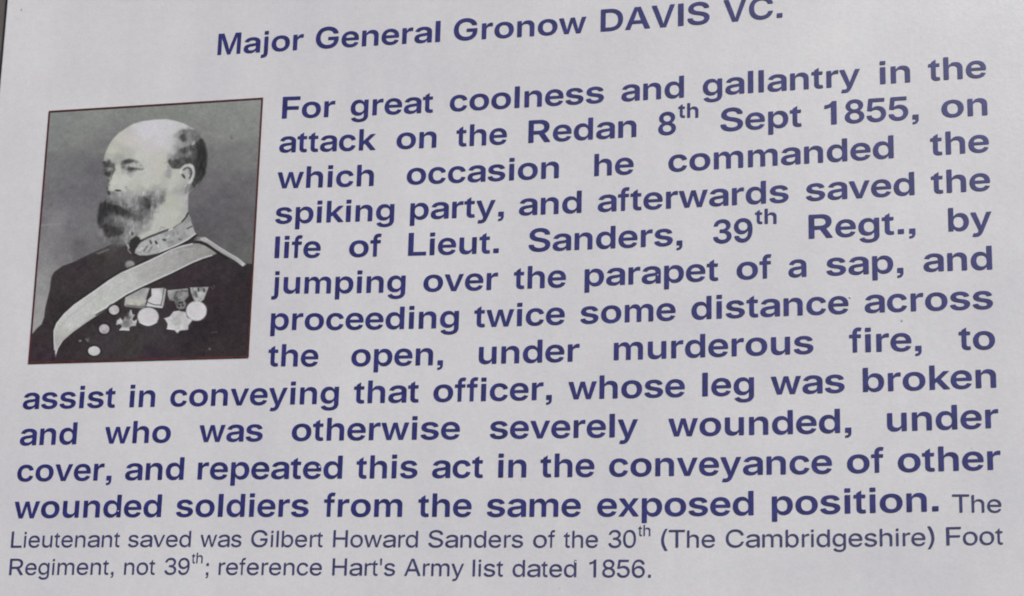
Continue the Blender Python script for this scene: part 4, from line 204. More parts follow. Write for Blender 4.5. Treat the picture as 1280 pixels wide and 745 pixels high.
DETAILS = [
 ([1807,1837,1932,1825,2147,1916,2194,2089,2115,2247,2093,2442,1980,2321,1879,2273,1823,2074],0,[75,74,72],50,0.6,1),
 ([1813,1838,1872,1828,1954,1928,1914,2007,1849,2020],0,[51,50,48],38,0.8,1),
 ([1993,2061,2050,2022,2128,2085,2088,2155,1998,2143],0,[139,138,136],46,0.9,1),
 ([1867,2194,2002,2208,2058,2277,2033,2357,1888,2283],0,[45,44,42],38,0.9,1),
 ([2128,1987,2178,2121,2112,2280],40,[85,84,82],31,0.8,0),
 ([2365,1845,2460,1798,2676,1821,2802,1848,2828,1885,2652,1911,2537,1972,2442,1967],0,[59,58,56],50,0.5,1),
 ([2803,1858,2951,1955,3066,2140],30,[157,156,154],50,0.5,0),
 ([2307,1638,2425,1629,2449,1761,2346,1771],0,[149,148,146],77,0.6,1),
 ([2641,1978,2743,1942,2911,2017,2930,2084,2780,2058,2675,2036],0,[191,190,188],38,0.9,1),
 ([2531,2109,2587,2053,2707,2070,2818,2100,2902,2118,3058,2146,3025,2180,2846,2160,2732,2225,2676,2280,2610,2276,2587,2184],0,[47,46,44],46,0.5,1),
 ([2616,2277,2765,2285,2713,2396,2653,2376],0,[143,142,140],54,0.7,1),
 ([2372,1953,2492,1960,2530,2092,2444,2136,2380,2067],0,[129,128,126],57,0.75,1),
 ([2414,2135,2506,2172,2484,2285,2407,2248],0,[161,160,158],61,0.7,1),
 ([2795,2287,2976,2346,3148,2259],30,[181,180,178],50,0.6,0),
 ([2258,2816,2405,2844],37,[47,46,44],34,0.7,0),
 ([2013,2803,2067,2854,2126,2939,2085,2985,2022,2933],0,[65,64,62],38,0.9,1),
 ([2550,2709,2596,2786,2668,2839],30,[159,158,156],38,0.8,0),
 ([2116,2873,2227,2886,2269,2856],25,[141,140,138],31,0.7,0),
 ([2016,2543,2104,2613,2091,2775,2031,2755],0,[189,188,186],57,0.5,1),
 ([4218,2370,4212,2256,4270,2153,4354,2093,4470,2087,4572,2181,4607,2328,4598,2488,4540,2630,4472,2723],64,[201,200,198],31,0.9,0),
 ([4320,2208,4412,2181,4509,2245,4545,2363,4522,2478,4485,2546],47,[73,72,70],27,0.95,0),
 ([4253,2372,4309,2423,4367,2523,4340,2551,4277,2476],0,[51,50,48],27,1,1),
 ([4361,2313,4404,2445,4421,2591],64,[179,178,176],38,0.8,0),
 ([4284,2244,4340,2199],30,[121,120,118],31,0.8,0),
 ([4590,2489,4539,2622,4444,2745,4375,2799],59,[191,190,188],34,0.8,0),
 ([4451,2761,4401,2903,4402,3016],64,[123,122,120],38,0.8,0),
 ([4517,2749,4470,2939],54,[137,136,134],38,0.8,0),
 ([4108,2967,4252,2943,4380,2886],30,[151,150,148],38,0.6,0),
 ([3806,2087,3873,2220,3874,2479],49,[153,152,150],50,0.7,0),
 ([4711,1299,4798,1278,4919,1571,4966,1833,4965,2188,4934,2411,4829,2598,4748,2722,4645,2588,4659,2331,4633,2184,4693,2010,4704,1785,4648,1619,4593,1535,4658,1393],0,[47,46,44],84,0.9,1),
 ([4171,1574,4346,1552,4328,1648,4191,1656],0,[71,70,68],61,0.6,1),
 ([4200,1071,4249,1090,4259,1270,4202,1201],0,[71,70,68],61,0.8,1),
 ([3825,1909,4103,1910,4278,1888,4485,1933,4549,2034,4331,2053,4206,2159,3972,2161,3878,2059],0,[73,72,70],100,0.6,1),
 ([1852,3274,1931,3213,2150,3296,2393,3380,2637,3490,2765,3645,2946,3725,3127,3799,3014,3863,2773,3780,2596,3771,2440,3641,2257,3561,2085,3642,1913,3736,1852,3927,1796,3892,1785,3601,1801,3407],0,[53,52,50],84,0.95,1),
 ([1977,4014,2075,3938,2228,4010,2378,4043,2529,4089,2563,4252,2433,4341,2246,4275,2066,4234],0,[55,54,52],92,0.9,1),
 ([3154,3150,3262,3137,3352,3257,3347,3457,3265,3555,3137,3494,3091,3314,3126,3220],0,[61,60,58],107,0.9,1),
 ([3225,3482,3123,3734,2892,3787,2856,3688,2999,3631,3105,3444],0,[97,96,94],100,0.7,1),
 ([3314,3036,3503,3240,3488,3464,3364,3361],0,[123,122,120],100,0.5,1),
 ([3628,3134,3716,3123,3714,3332,3639,3312],0,[123,122,120],77,0.6,1),
 ([2127,2955,2393,2937,2670,3098,2862,3334,2752,3457,2562,3254,2316,3111],0,[151,150,148],100,0.55,1),
 ([3952,1039,3953,1348,3907,1671],74,[181,180,178],61,0.6,0),
 ([4500,1432,4579,1290],30,[166,165,163],23,0.9,0),
 ([4503,1497,4633,1456],27,[121,120,118],23,0.7,0),
 ([4878,1407,4959,1768,4966,2091],32,[67,66,64],38,0.6,0),
 ([2772,4214,2809,4328],27,[191,190,188],31,0.75,0),
 ([2848,4250,2839,4336],27,[56,55,53],31,0.75,0),
 ([2462,3087,2538,3253],27,[121,120,118],31,0.75,0),
 ([2313,3062,2386,3277],27,[121,120,118],31,0.75,0),
 ([2569,3141,2750,3425],27,[171,170,168],31,0.75,0),
 ([2752,3457,2843,3494],27,[173,172,170],31,0.75,0),
 ([2375,3114,2462,3313],27,[169,168,166],31,0.75,0),
 ([3509,3337,3488,3464],27,[96,95,93],31,0.75,0),
 ([2084,4067,2112,4262],27,[45,44,42],31,0.75,0),
 ([2292,4078,2332,4240],27,[45,44,42],31,0.75,0),
 ([2188,4072,2188,4201],27,[85,84,82],31,0.75,0),
 ([2400,4147,2425,4309],27,[41,40,38],31,0.75,0),
 ([2030,3710,2145,3652],27,[93,92,90],31,0.75,0),
 ([3393,3363,3394,3748],27,[179,178,176],31,0.75,0),
 ([3117,3637,3200,3545],27,[131,130,128],31,0.75,0),
 ([3700,3106,3683,3314],27,[109,108,106],31,0.75,0),
 ([2596,3771,2589,4028],27,[139,138,136],31,0.75,0),
 ([2256,4429,2176,4554],27,[131,130,128],31,0.75,0),
 ([2046,4387,2013,4546],27,[136,135,133],31,0.75,0),
 ([1942,3285,1845,3604,1824,3829],40,[57,56,54],46,0.7,0),
 ([2727,4644,2793,4758],44,[179,178,176],27,0.9,0),
 ([2834,4489,2987,4352,3095,4437,3130,4535,3049,4643,3014,4769,2823,4760,2798,4615],0,[49,48,46],34,0.95,1),
 ([2796,4583,2737,4484,2815,4424],30,[121,120,118],31,0.7,0),
 ([2769,4646,2770,4837,2859,4943],22,[161,160,158],23,0.7,0),
 ([3162,4568,3343,4430,3686,4307,3936,4201,3635,4310,3835,4250],27,[73,72,70],23,0.9,0),
 ([3966,4241,4079,4189],25,[227,226,224],23,0.9,0),
 ([4348,3970,4450,3841,4503,3703],40,[35,34,32],23,1,0),
 ([3829,4154,3740,4118,3686,4195],25,[141,140,138],31,0.7,0),
 ([3740,4945,4024,4831,4307,4703,4556,4560,4771,4394],42,[207,206,204],27,0.9,0),
 ([3743,4995,4059,4868,4342,4751,4560,4638,4775,4458],54,[35,34,32],27,1.0,0),
 ([3425,4565,3459,4646],54,[53,52,50],27,0.85,0),
 ([3587,4589,3635,4655],54,[73,72,70],27,0.85,0),
 ([3542,4571,3561,4651],35,[206,205,203],27,0.85,0),
 ([3831,4537,3862,4564],54,[67,66,64],27,0.85,0),
 ([3579,4588,3612,4654],54,[55,54,52],27,0.85,0),
 ([3818,4536,3877,4555],59,[71,70,68],27,0.85,0),
 ([4289,4543,4348,4561],49,[99,98,96],27,0.85,0),
 ([4524,4204,4647,4144],37,[67,66,64],27,0.85,0),
 ([4102,4327,4130,4408],32,[129,128,126],27,0.85,0),
 ([4222,4301,4244,4382],32,[129,128,126],27,0.85,0),
 ([3660,4719,3693,4785],35,[201,200,198],27,0.85,0),
 ([3936,4478,3991,4417],32,[197,196,194],27,0.85,0),
 ([4004,4640,4104,4613],30,[121,120,118],27,0.85,0),
 ([4422,4343,4485,4441],30,[136,135,133],27,0.85,0),
 ([4430,3993,4521,3966],25,[141,140,138],27,0.85,0),
 ([3254,4886,3341,4732],37,[91,90,88],27,0.85,0),
 ([3107,4853,3199,4778],30,[206,205,203],27,0.85,0),
 ([3488,4765,3401,4919],30,[111,110,108],27,0.85,0),
 ([5068,4539,5534,4887,5798,5075,6060,5247,6308,5453],22,[189,188,186],23,0.8,0),
 ([4802,4649,5013,4702,5212,4844,5479,5050,5743,5236],44,[35,34,32],27,1,0),
 ([6293,5470,6419,5458,6471,5565,6297,5550],0,[47,46,44],31,0.9,1),
 ([4806,4438,4797,4561,4746,4629],30,[71,70,68],27,0.8,0),
 ([756,8021,720,7740,689,7403,756,7169,966,6867,1260,6574,1649,6285,2048,5990,2396,5728,1878,6111,2222,5839,2617,5589,3397,5240,3748,5061,4060,4889,4376,4784,4693,4722],27,[213,212,210],27,0.8,0),
 ([801,8134,837,7979,975,7715,1270,7439,1617,7171,2065,6851,2453,6586,1929,6856,2305,6623,2827,6265,3241,6050,3777,5792,4106,5647,4417,5485,4728,5327,5041,5198,5292,5122],32,[215,214,212],23,0.85,0),
 ([698,8019,642,7401,711,7122,926,6821,1225,6527,1625,6233,2023,5933,2381,5666,1874,6051,2208,5768,2583,5519,3041,5337,3393,5171],30,[37,36,34],23,0.8,0),
 ([1934,6925,2310,6695,2832,6336,3245,6113,3797,5856,4110,5714,4421,5552,4732,5391,5044,5257,5359,5181],32,[35,34,32],23,0.85,0),
 ([833,7352,1070,6995,1416,6698,1912,6295,2261,6055],27,[177,176,174],34,0.7,0),
 ([3819,5167,4131,5005,4447,4897,4765,4859],25,[179,178,176],34,0.5,0),
 ([1789,4891,2173,4750,2203,4808,1870,4935],0,[113,112,110],38,0.8,1),
 ([2850,6643,3383,6733],30,[93,92,90],23,0.8,0),
 ([2814,6676,3368,6760],22,[141,140,138],23,0.8,0),
 ([2794,6626,2801,6392],25,[179,178,176],23,0.6,0),
 ([3431,6469,3522,6123],30,[45,44,42],23,0.8,0),
 ([3458,6540,3424,6626],35,[61,60,58],23,0.8,0),
 ([3935,6140,3907,6522,3873,6695],27,[85,84,82],19,0.9,0),
 ([3502,6584,3668,6660,3885,6682],25,[85,84,82],19,0.9,0),
 ([3444,6679,3915,6753],35,[201,200,198],23,0.9,0),
 ([3983,6183,3943,6698],30,[177,176,174],23,0.8,0),
 ([4470,6624,4462,6651,4437,6661,4412,6649,4400,6621,4409,6595,4433,6584,4458,6597],0,[35,34,32],19,0.9,1),
 ([4562,6714,4553,6741,4529,6751,4503,6739,4491,6712,4500,6685,4524,6675,4550,6687],0,[35,34,32],19,0.9,1),
 ([4454,6731,4446,6758,4421,6768,4396,6756,4384,6729,4393,6702,4417,6692,4442,6704],0,[35,34,32],19,0.9,1),
 ([4537,6623,4529,6650,4504,6660,4479,6648,4467,6621,4476,6594,4500,6584,4525,6596],0,[35,34,32],19,0.9,1),
 ([4334,6260,4248,6431,4350,6540],37,[87,86,84],31,0.8,0),
 ([4076,6233,4633,6189],25,[171,170,168],23,0.7,0),
 ([4534,6408,4410,6472],32,[166,165,163],27,0.7,0),
 ([4460,6231,4622,6265],35,[85,84,82],27,0.8,0),
 ([4961,6181,4972,6269],40,[47,46,44],23,1,0),
 ([5128,6205,5145,6286],40,[53,52,50],23,1,0),
 ([4878,6282,4926,6458],37,[85,84,82],27,0.8,0),
 ([4792,6174,4832,6315],30,[121,120,118],27,0.7,0),
 ([5049,6497,4991,6599],32,[141,140,138],27,0.7,0),
 ([5181,6589,5264,6817,5255,7059,5152,7200],25,[61,60,58],27,0.5,0),
 ([5193,6918,5186,6996,5154,7065,5103,7119,5036,7152,4960,7162,4882,7147,4811,7108,4753,7050,4714,6978,4697,6900,4704,6822,4736,6753,4788,6699,4855,6665,4931,6656,5008,6671,5080,6710,5138,6768,5177,6840,5193,6918],20,[223,222,220],34,0.3,0),
 ([3760,7056,3752,7123,3721,7181,3670,7227,3604,7255,3529,7263,3453,7250,3382,7217,3325,7167,3286,7106,3270,7039,3278,6972,3309,6913,3360,6867,3427,6839,3502,6831,3578,6845,3648,6878,3706,6928,3744,6989,3760,7056],20,[199,198,196],34,0.3,0),
 ([3268,7212,3533,7326,3784,7231],25,[225,224,222],27,0.7,0),
 ([4480,7221,4474,7265,4451,7303,4415,7327,4372,7334,4327,7324,4289,7297,4261,7258,4250,7213,4256,7168,4279,7130,4314,7106,4358,7099,4402,7109,4441,7136,4469,7175,4480,7221],25,[171,170,168],38,0.55,0),
 ([4017,7125,4174,7075,4277,6919,4435,6897],25,[223,222,220],23,0.7,0),
 ([4117,7450,4311,7481],25,[227,226,224],23,0.8,0),
 ([2797,7161,2925,7148,2969,7324,2858,7355,2794,7265],0,[113,112,110],46,0.6,1),
 ([2677,7069,2740,7142,2661,7208],27,[207,206,204],23,0.8,0),
 ([2985,6819,3021,6977],35,[197,196,194],23,0.9,0),
 ([3086,6980,3004,7109],32,[189,188,186],23,0.8,0),
 ([2701,7433,2962,7456],27,[215,214,212],23,0.8,0),
 ([2875,7024,2907,6868],40,[85,84,82],27,0.8,0),
 ([4248,7022,4241,7044,4221,7052,4200,7042,4190,7020,4197,6998,4217,6990,4238,6999],0,[179,178,176],34,0.8,1),
 ([4504,7031,4497,7053,4477,7061,4456,7052,4446,7029,4453,7007,4473,6999,4494,7009],0,[185,184,182],34,0.8,1),
 ([4648,7313,4641,7335,4621,7343,4600,7333,4590,7311,4597,7289,4617,7281,4638,7291],0,[181,180,178],34,0.8,1),
 ([4235,7333,4228,7355,4208,7363,4187,7353,4177,7331,4184,7309,4204,7301,4225,7311],0,[187,186,184],34,0.8,1),
 ([4494,7411,4487,7433,4468,7441,4447,7432,4437,7409,4444,7388,4464,7379,4485,7389],0,[183,182,180],34,0.8,1),
 ([4372,6957,4365,6979,4345,6987,4324,6977,4314,6955,4321,6933,4341,6925,4362,6935],0,[189,188,186],34,0.8,1),
 ([4576,7172,4569,7194,4549,7202,4528,7193,4518,7170,4526,7148,4545,7140,4566,7150],0,[187,186,184],34,0.8,1),
 ([2662,6789,2653,6861,2616,6921,2557,6960,2486,6972,2413,6955,2349,6911,2304,6848,2284,6775,2294,6703,2331,6643,2389,6604,2461,6593,2534,6610,2598,6653,2643,6716,2662,6789],27,[35,34,32],31,0.8,0),
 ([2408,7402,2398,7474,2362,7533,2303,7572,2232,7584,2159,7567,2094,7524,2049,7462,2030,7389,2039,7317,2076,7257,2135,7218,2206,7206,2279,7223,2343,7266,2389,7329,2408,7402],27,[35,34,32],31,0.8,0),
 ([2177,8104,2165,8175,2123,8235,2056,8273,1975,8285,1892,8268,1819,8225,1768,8163,1747,8090,1758,8019,1800,7959,1867,7921,1949,7909,2032,7926,2105,7969,2155,8031,2177,8104],27,[35,34,32],31,0.8,0),
 ([1507,7755,1523,7755],64,[141,140,138],31,0.9,0),
 ([1697,7705,1754,7774],40,[119,118,116],31,0.9,0),
 ([1774,7691,1753,7763],30,[97,96,94],31,0.8,0),
 ([5397,8139,5407,8146],54,[113,112,110],31,0.9,0),
 ([5429,7622,5585,7607],25,[73,72,70],31,0.7,0),
 ([5408,6095,5436,6152],35,[79,78,76],31,0.8,0),
 ([1705,7828,1870,7945],25,[45,44,42],31,0.8,0),
 ([5339,6149,5400,6214],35,[81,80,78],31,0.7,0),
 ([1844,7250,1924,7462],44,[71,70,68],31,0.5,0),
 ([38,3879,584,3853],54,[147,146,144],61,0.5,0),
 ([5667,1246,5694,1301],40,[93,92,90],31,0.7,0),
 ([5900,671,6046,707],30,[125,124,122],31,0.5,0),
]
DABS = [
 (1882,1944,89,75,0.88),(1986,1880,79,70,0.88),(2121,1958,69,90,0.88),(1922,2206,69,55,0.88),(2030,2213,59,62,0.88),(2021,2080,59,146,0.88),(1832,1847,50,62,0.88),(2113,2170,50,95,0.88),
 (1891,2393,79,108,0.88),(1913,2583,79,102,0.88),(2481,1886,69,60,0.88),(2607,1832,69,66,0.88),(2715,1852,59,82,0.88),(2398,1928,59,92,0.88),(2449,2049,69,98,0.88),(2826,1906,59,112,0.88),
 (2962,2032,50,152,0.88),(2724,1994,69,168,0.88),(2855,2026,59,165,0.88),(2598,2034,50,130,0.88),(2668,2118,59,58,0.88),(2754,2123,50,52,0.88),(2602,2095,45,70,0.88),(2840,2119,40,78,0.88),
 (2926,2133,40,108,0.88),(3013,2153,35,134,0.88),(1981,1808,50,80,0.88),(2059,2002,50,84,0.88),(1949,1972,69,66,0.88),(1872,2109,59,66,0.88),(1991,2281,50,72,0.88),(2522,1855,59,56,0.88),
 (2631,1880,69,70,0.88),(2713,2149,59,62,0.88),(2628,2153,50,74,0.88),(2821,2165,50,110,0.88),(2037,2637,40,110,0.88),(2007,2518,40,100,0.88),(1977,2704,50,90,0.88),(2675,2227,59,122,0.88),
 (2781,2209,50,150,0.88),(2591,2245,59,150,0.88),(2518,2123,59,128,0.88),(2437,2189,69,165,0.88),(2703,2322,79,172,0.88),(2308,2831,35,50,0.88),(2371,2820,30,72,0.88),(2580,2738,40,165,0.88),
 (2053,2873,59,62,0.88),(2002,2752,45,90,0.88),(2204,2881,50,122,0.88),(2192,3021,79,140,0.88),(2349,3123,79,125,0.88),(2496,3084,69,150,0.88),(2401,2939,69,158,0.88),(2668,3094,79,152,0.88),
 (2805,3241,79,135,0.88),(2640,3326,69,110,0.88),(2900,3060,69,145,0.88),(2701,2955,79,165,0.88),(2510,3295,50,95,0.88),(2860,3431,79,120,0.88),(3010,3112,69,120,0.88),(2112,3110,50,110,0.88),
 (1866,3285,89,52,0.88),(1999,3338,99,52,0.88),(1925,3522,99,52,0.88),(1849,3658,69,55,0.88),(1840,3844,59,62,0.88),(2131,3392,89,56,0.88),(2282,3400,79,56,0.88),(2417,3501,89,58,0.88),
 (2571,3579,89,62,0.88),(2703,3632,79,75,0.88),(2836,3709,79,90,0.88),(2947,3784,79,100,0.88),(3097,3815,79,110,0.88),(2101,3577,79,72,0.88),(2231,3608,69,82,0.88),(3174,3680,79,108,0.88),
 (3265,3777,79,125,0.88),(2070,3762,89,88,0.88),(2242,3771,89,105,0.88),(2374,3825,79,112,0.88),(2457,3782,69,120,0.88),(2126,3952,89,80,0.88),(2298,3960,89,85,0.88),(2428,3990,79,88,0.88),
 (2048,4064,69,75,0.88),(2182,4140,79,62,0.88),(2353,4149,89,60,0.88),(2466,4247,69,60,0.88),(2521,4111,69,82,0.88),(2298,4286,69,80,0.88),(2555,3973,59,110,0.88),(2125,4254,59,88,0.88),
 (2655,3885,69,130,0.88),(2762,3891,69,142,0.88),(2646,4071,69,128,0.88),(2719,4213,59,130,0.88),(2896,3990,79,150,0.88),(3067,3999,89,140,0.88),(3234,3961,79,146,0.88),(2951,4178,79,150,0.88),
 (3121,4187,79,148,0.88),(3288,4149,79,158,0.88),(2873,4290,50,75,0.88),(2786,4263,30,185,0.88),(3002,4320,69,128,0.88),(2579,4346,69,110,0.88),(2503,4481,79,105,0.88),(2674,4489,69,120,0.88),
 (2372,4428,69,100,0.88),(2338,4566,79,85,0.88),(2515,4666,79,82,0.88),(2640,4626,59,105,0.88),(2249,4515,69,92,0.88),(3272,3220,79,70,0.88),(3260,3359,79,60,0.88),(3326,3409,59,58,0.88),
 (3193,3309,79,82,0.88),(3306,3082,69,90,0.88),(3101,3211,79,105,0.88),(3159,3446,69,95,0.88),(3074,3442,69,112,0.88),(3229,3543,69,105,0.88),(3359,3248,59,85,0.88),(3385,2993,69,130,0.88),
 (3254,2939,69,135,0.88),(3479,3138,59,140,0.88),(3539,3420,40,100,0.88),(3499,3464,40,120,0.88),(3487,3603,50,150,0.88),(3341,3642,59,128,0.88),(3652,3194,59,130,0.88),(3761,3246,50,118,0.88),
 (3703,3336,50,140,0.88),(3771,3061,50,140,0.88),(3598,3005,59,150,0.88),(3781,2875,59,155,0.88),(3593,3609,69,165,0.88),(3438,3832,69,150,0.88),(3407,4016,69,165,0.88),(3816,2410,59,138,0.88),
 (3829,2271,59,142,0.88),(4000,1092,95,150,0.75),(4052,1277,95,150,0.75),(3981,1453,95,160,0.75),(4115,964,86,132,0.75),(4194,923,67,112,0.75),(4358,934,86,112,0.75),(4565,993,86,112,0.75),
 (4692,1091,57,100,0.75),(4186,1127,48,72,0.75),(4211,1219,38,76,0.75),(4409,1118,105,122,0.75),(4578,1220,86,108,0.75),(4504,1350,48,150,0.75),(4547,1398,29,180,0.75),(4341,1340,86,125,0.75),
 (4180,1375,86,145,0.75),(4667,1361,57,62,0.75),(4746,1321,67,55,0.75),(4832,1416,57,56,0.75),(4234,1604,67,68,0.75),(4336,1602,48,90,0.75),(4154,1622,48,92,0.75),(4073,1640,76,130,0.75),
 (4433,1526,67,85,0.75),(4558,1579,67,62,0.75),(4596,1537,29,120,0.75),(4443,1707,86,110,0.75),(4324,1745,76,110,0.75),(4163,1780,86,105,0.75),(4040,1773,86,110,0.75),(3920,1811,76,116,0.75),
 (3845,1919,57,86,0.75),(3870,1988,48,76,0.75),(4013,1997,57,80,0.75),(4029,1930,38,62,0.75),(3937,2082,57,95,0.75),(4100,2092,67,76,0.75),(4174,1961,67,85,0.75),(4255,1966,57,100,0.75),
 (4334,1926,57,70,0.75),(4379,1996,57,70,0.75),(4489,1800,76,95,0.75),(4611,1808,67,78,0.75),(4703,1993,76,52,0.75),(4728,1725,86,48,0.75),(4853,1777,86,44,0.75),(4870,2093,86,44,0.75),
 (4805,2358,86,52,0.75),(4734,2532,67,62,0.75),(4663,2707,57,66,0.75),(4650,2840,43,74,0.75),(4906,2364,48,48,0.75),(3833,1715,76,150,0.75),(3799,1826,48,142,0.75),(3759,1981,43,150,0.75),
 (4312,2239,38,90,0.7),(4477,2294,38,80,0.7),(4503,2385,43,72,0.7),(4262,2416,38,65,0.7),(4325,2464,33,72,0.7),(4361,2377,38,168,0.7),(4391,2558,52,165,0.7),(4277,2327,29,178,0.7),
 (4450,2874,52,132,0.7),(4567,2791,33,120,0.7),(3825,2256,57,158,0.7),(3813,2390,48,164,0.7),(2502,3178,99,118,0.88),(2292,3237,79,92,0.88),(2161,3207,59,80,0.88),(2735,3471,89,92,0.88),
 (2912,3573,89,98,0.88),(2625,3744,99,108,0.88),(2799,3800,89,118,0.88),(2976,3902,89,122,0.88),(3149,3957,89,124,0.88),(2774,4077,79,118,0.88),(2567,4160,69,96,0.88),(2946,4109,89,134,0.88),
 (3117,4117,79,136,0.88),(3274,3917,79,128,0.88),(3350,3781,69,128,0.88),(1879,3472,89,48,0.88),(1983,3431,89,48,0.88),(2091,3437,79,50,0.88),(2223,3490,69,56,0.88),(2206,3863,79,82,0.88),
 (2134,4068,79,66,0.88),(2270,4191,79,58,0.88),(2417,4152,69,62,0.88),(2433,4385,69,88,0.88),(2570,4530,69,98,0.88),(2421,4523,69,90,0.88),(3147,3260,69,92,0.88),(2979,3297,79,112,0.88),
 (2799,3148,59,128,0.88),(3409,3367,59,98,0.88),(3442,3229,59,112,0.88),(3573,3282,69,122,0.88),(3692,3149,59,122,0.88),(3412,3088,59,118,0.88),(3335,3549,69,104,0.88),(3235,3636,69,104,0.88),
]


def lin(c):
    c = np.asarray(c, dtype=float) / 255.0
    return np.where(c <= 0.04045, c / 12.92, ((c + 0.055) / 1.055) ** 2.4)

def ink(r, g, b):
    return tuple(float(x) for x in lin((r, g, b)) * PRINT_GAIN) + (1.0,)

# ------------------------------------------------------------------ materials
def new_mat(name, rough=0.45, spec=0.1):
    m = bpy.data.materials.new(name)
    m.use_nodes = True
    b = m.node_tree.nodes['Principled BSDF']
    b.inputs['Roughness'].default_value = rough
    b.inputs['Specular IOR Level'].default_value = spec
    return m, m.node_tree, b

def noise(nt, scale, detail=3.0, rough=0.55, coord='Object', stretch=None):
    tc = nt.nodes.new('ShaderNodeTexCoord')
    n = nt.nodes.new('ShaderNodeTexNoise')
    n.inputs['Scale'].default_value = scale
    n.inputs['Detail'].default_value = detail
    n.inputs['Roughness'].default_value = rough
    if stretch:
        mp = nt.nodes.new('ShaderNodeMapping')
        mp.inputs['Scale'].default_value = stretch
        nt.links.new(tc.outputs[coord], mp.inputs['Vector'])
        nt.links.new(mp.outputs['Vector'], n.inputs['Vector'])
    else:
        nt.links.new(tc.outputs[coord], n.inputs['Vector'])
    return n

def mixcol(nt, fac, a, b, blend='MIX'):
    m = nt.nodes.new('ShaderNodeMix')
    m.data_type = 'RGBA'
    m.blend_type = blend
    for sock, val in ((m.inputs[0], fac), (m.inputs[6], a), (m.inputs[7], b)):
        if hasattr(val, 'is_linked'):
            nt.links.new(val, sock)
        else:
            sock.default_value = val
    return m.outputs[2]

def ramp(nt, src, lo, hi, p0=0.35, p1=0.65):
    r = nt.nodes.new('ShaderNodeValToRGB')
    r.color_ramp.elements[0].position, r.color_ramp.elements[1].position = p0, p1
    r.color_ramp.elements[0].color, r.color_ramp.elements[1].color = lo, hi
    nt.links.new(src, r.inputs['Fac'])
    return r.outputs['Color']

def bump(nt, b, src, strength, dist):
    n = nt.nodes.new('ShaderNodeBump')
    n.inputs['Strength'].default_value = strength
    n.inputs['Distance'].default_value = dist
    nt.links.new(src, n.inputs['Height'])
    nt.links.new(n.outputs['Normal'], b.inputs['Normal'])

def laminate_sheen(m, nt, b):
    """the clear film over print and paper: faint orange peel under a satin gloss"""
    peel = noise(nt, 900.0, 2.0)
    bump(nt, b, peel.outputs['Fac'], 0.06, 0.0004)

def sheet_material():
    m, nt, b = new_mat('white_sheet', 0.38, 0.2)
    cool = noise(nt, 22.0, 6.0, 0.65)                      # dust film left by rain, clouding the film unevenly
    warm = noise(nt, 140.0, 4.0, 0.6, 'Generated')
    fine = noise(nt, 480.0, 4.0, 0.7)
    grain = noise(nt, 1600.0, 3.0, 0.7)
    runs = noise(nt, 70.0, 4.0, 0.6, 'Object', (1.6, 1.0, 0.12))
    base = ramp(nt, cool.outputs['Fac'], ink(198, 195, 197), ink(210, 207, 206), 0.3, 0.7)
    rosy = ramp(nt, warm.outputs['Fac'], (0.975, 1.0, 0.985, 1), (1.025, 0.985, 1.0, 1), 0.3, 0.7)
    col = mixcol(nt, 1.0, base, rosy, 'MULTIPLY')
    for src, lo, hi in ((fine, 0.96, 1.03), (grain, 0.95, 1.04), (runs, 0.975, 1.02)):
        g = ramp(nt, src.outputs['Fac'], (lo, lo, lo, 1), (hi, hi, hi, 1), 0.3, 0.7)
        col = mixcol(nt, 1.0, col, g, 'MULTIPLY')
    nt.links.new(col, b.inputs['Base Color'])
    laminate_sheen(m, nt, b)
    return m

def letter_material(name, dark, light):
    m, nt, b = new_mat(name, 0.38, 0.2)
    n = noise(nt, 420.0, 3.0)
    nt.links.new(ramp(nt, n.outputs['Fac'], dark, light), b.inputs['Base Color'])
    return m

def print_material():
    m, nt, b = new_mat('printed_photo', 0.38, 0.12)
    at = nt.nodes.new('ShaderNodeAttribute')
    at.attribute_name = 'print_colour'
    grain = noise(nt, 1400.0, 2.0, 0.7)
    g = ramp(nt, grain.outputs['Fac'], (0.93, 0.93, 0.93, 1), (1.06, 1.06, 1.06, 1), 0.25, 0.75)
    nt.links.new(mixcol(nt, 1.0, at.outputs['Color'], g, 'MULTIPLY'), b.inputs['Base Color'])
    return m

def plain_material(name, lo, hi, scale, rough=0.5, stretch=None):
    m, nt, b = new_mat(name, rough, 0.3)
    n = noise(nt, scale, 5.0, 0.65, 'Object', stretch)
    nt.links.new(ramp(nt, n.outputs['Fac'], lo, hi), b.inputs['Base Color'])
    bump(nt, b, n.outputs['Fac'], 0.25, 0.0008)
    return m

M_SHEET = sheet_material()
M_BOLD = letter_material('navy_ink', ink(35, 36, 88), ink(48, 48, 112))
M_REGULAR = letter_material('slate_ink', ink(50, 51, 90), ink(64, 64, 104))
M_PRINT = print_material()
M_BORDER = plain_material('maroon_line', ink(58, 18, 18), ink(88, 34, 32), 300.0)
M_BACKING = plain_material('weathered_grey', ink(54, 49, 45), ink(96, 89, 84), 90.0, 0.8, (6.0, 6.0, 0.5))
M_CHIP = plain_material('bare_white', ink(196, 194, 196), ink(212, 210, 211), 400.0)
M_SPECK = plain_material('grey_dirt', ink(163, 160, 160), ink(180, 176, 176), 400.0)

# ------------------------------------------------------------------ building helpers
def link(name, verts, faces, mat, parent=None, smooth=False):
    me = bpy.data.meshes.new(name)
    me.from_pydata(verts, [], faces)
    me.materials.append(mat)
    me.update()
    o = bpy.data.objects.new(name, me)
    C.objects.link(o)
    if parent is not None:
        o.parent = parent
    return o

def at(u, v, lift=0.0):
    """a point on the panel's face, lifted towards the viewer (metres)"""
    return (u * EM, -lift, -v * EM)

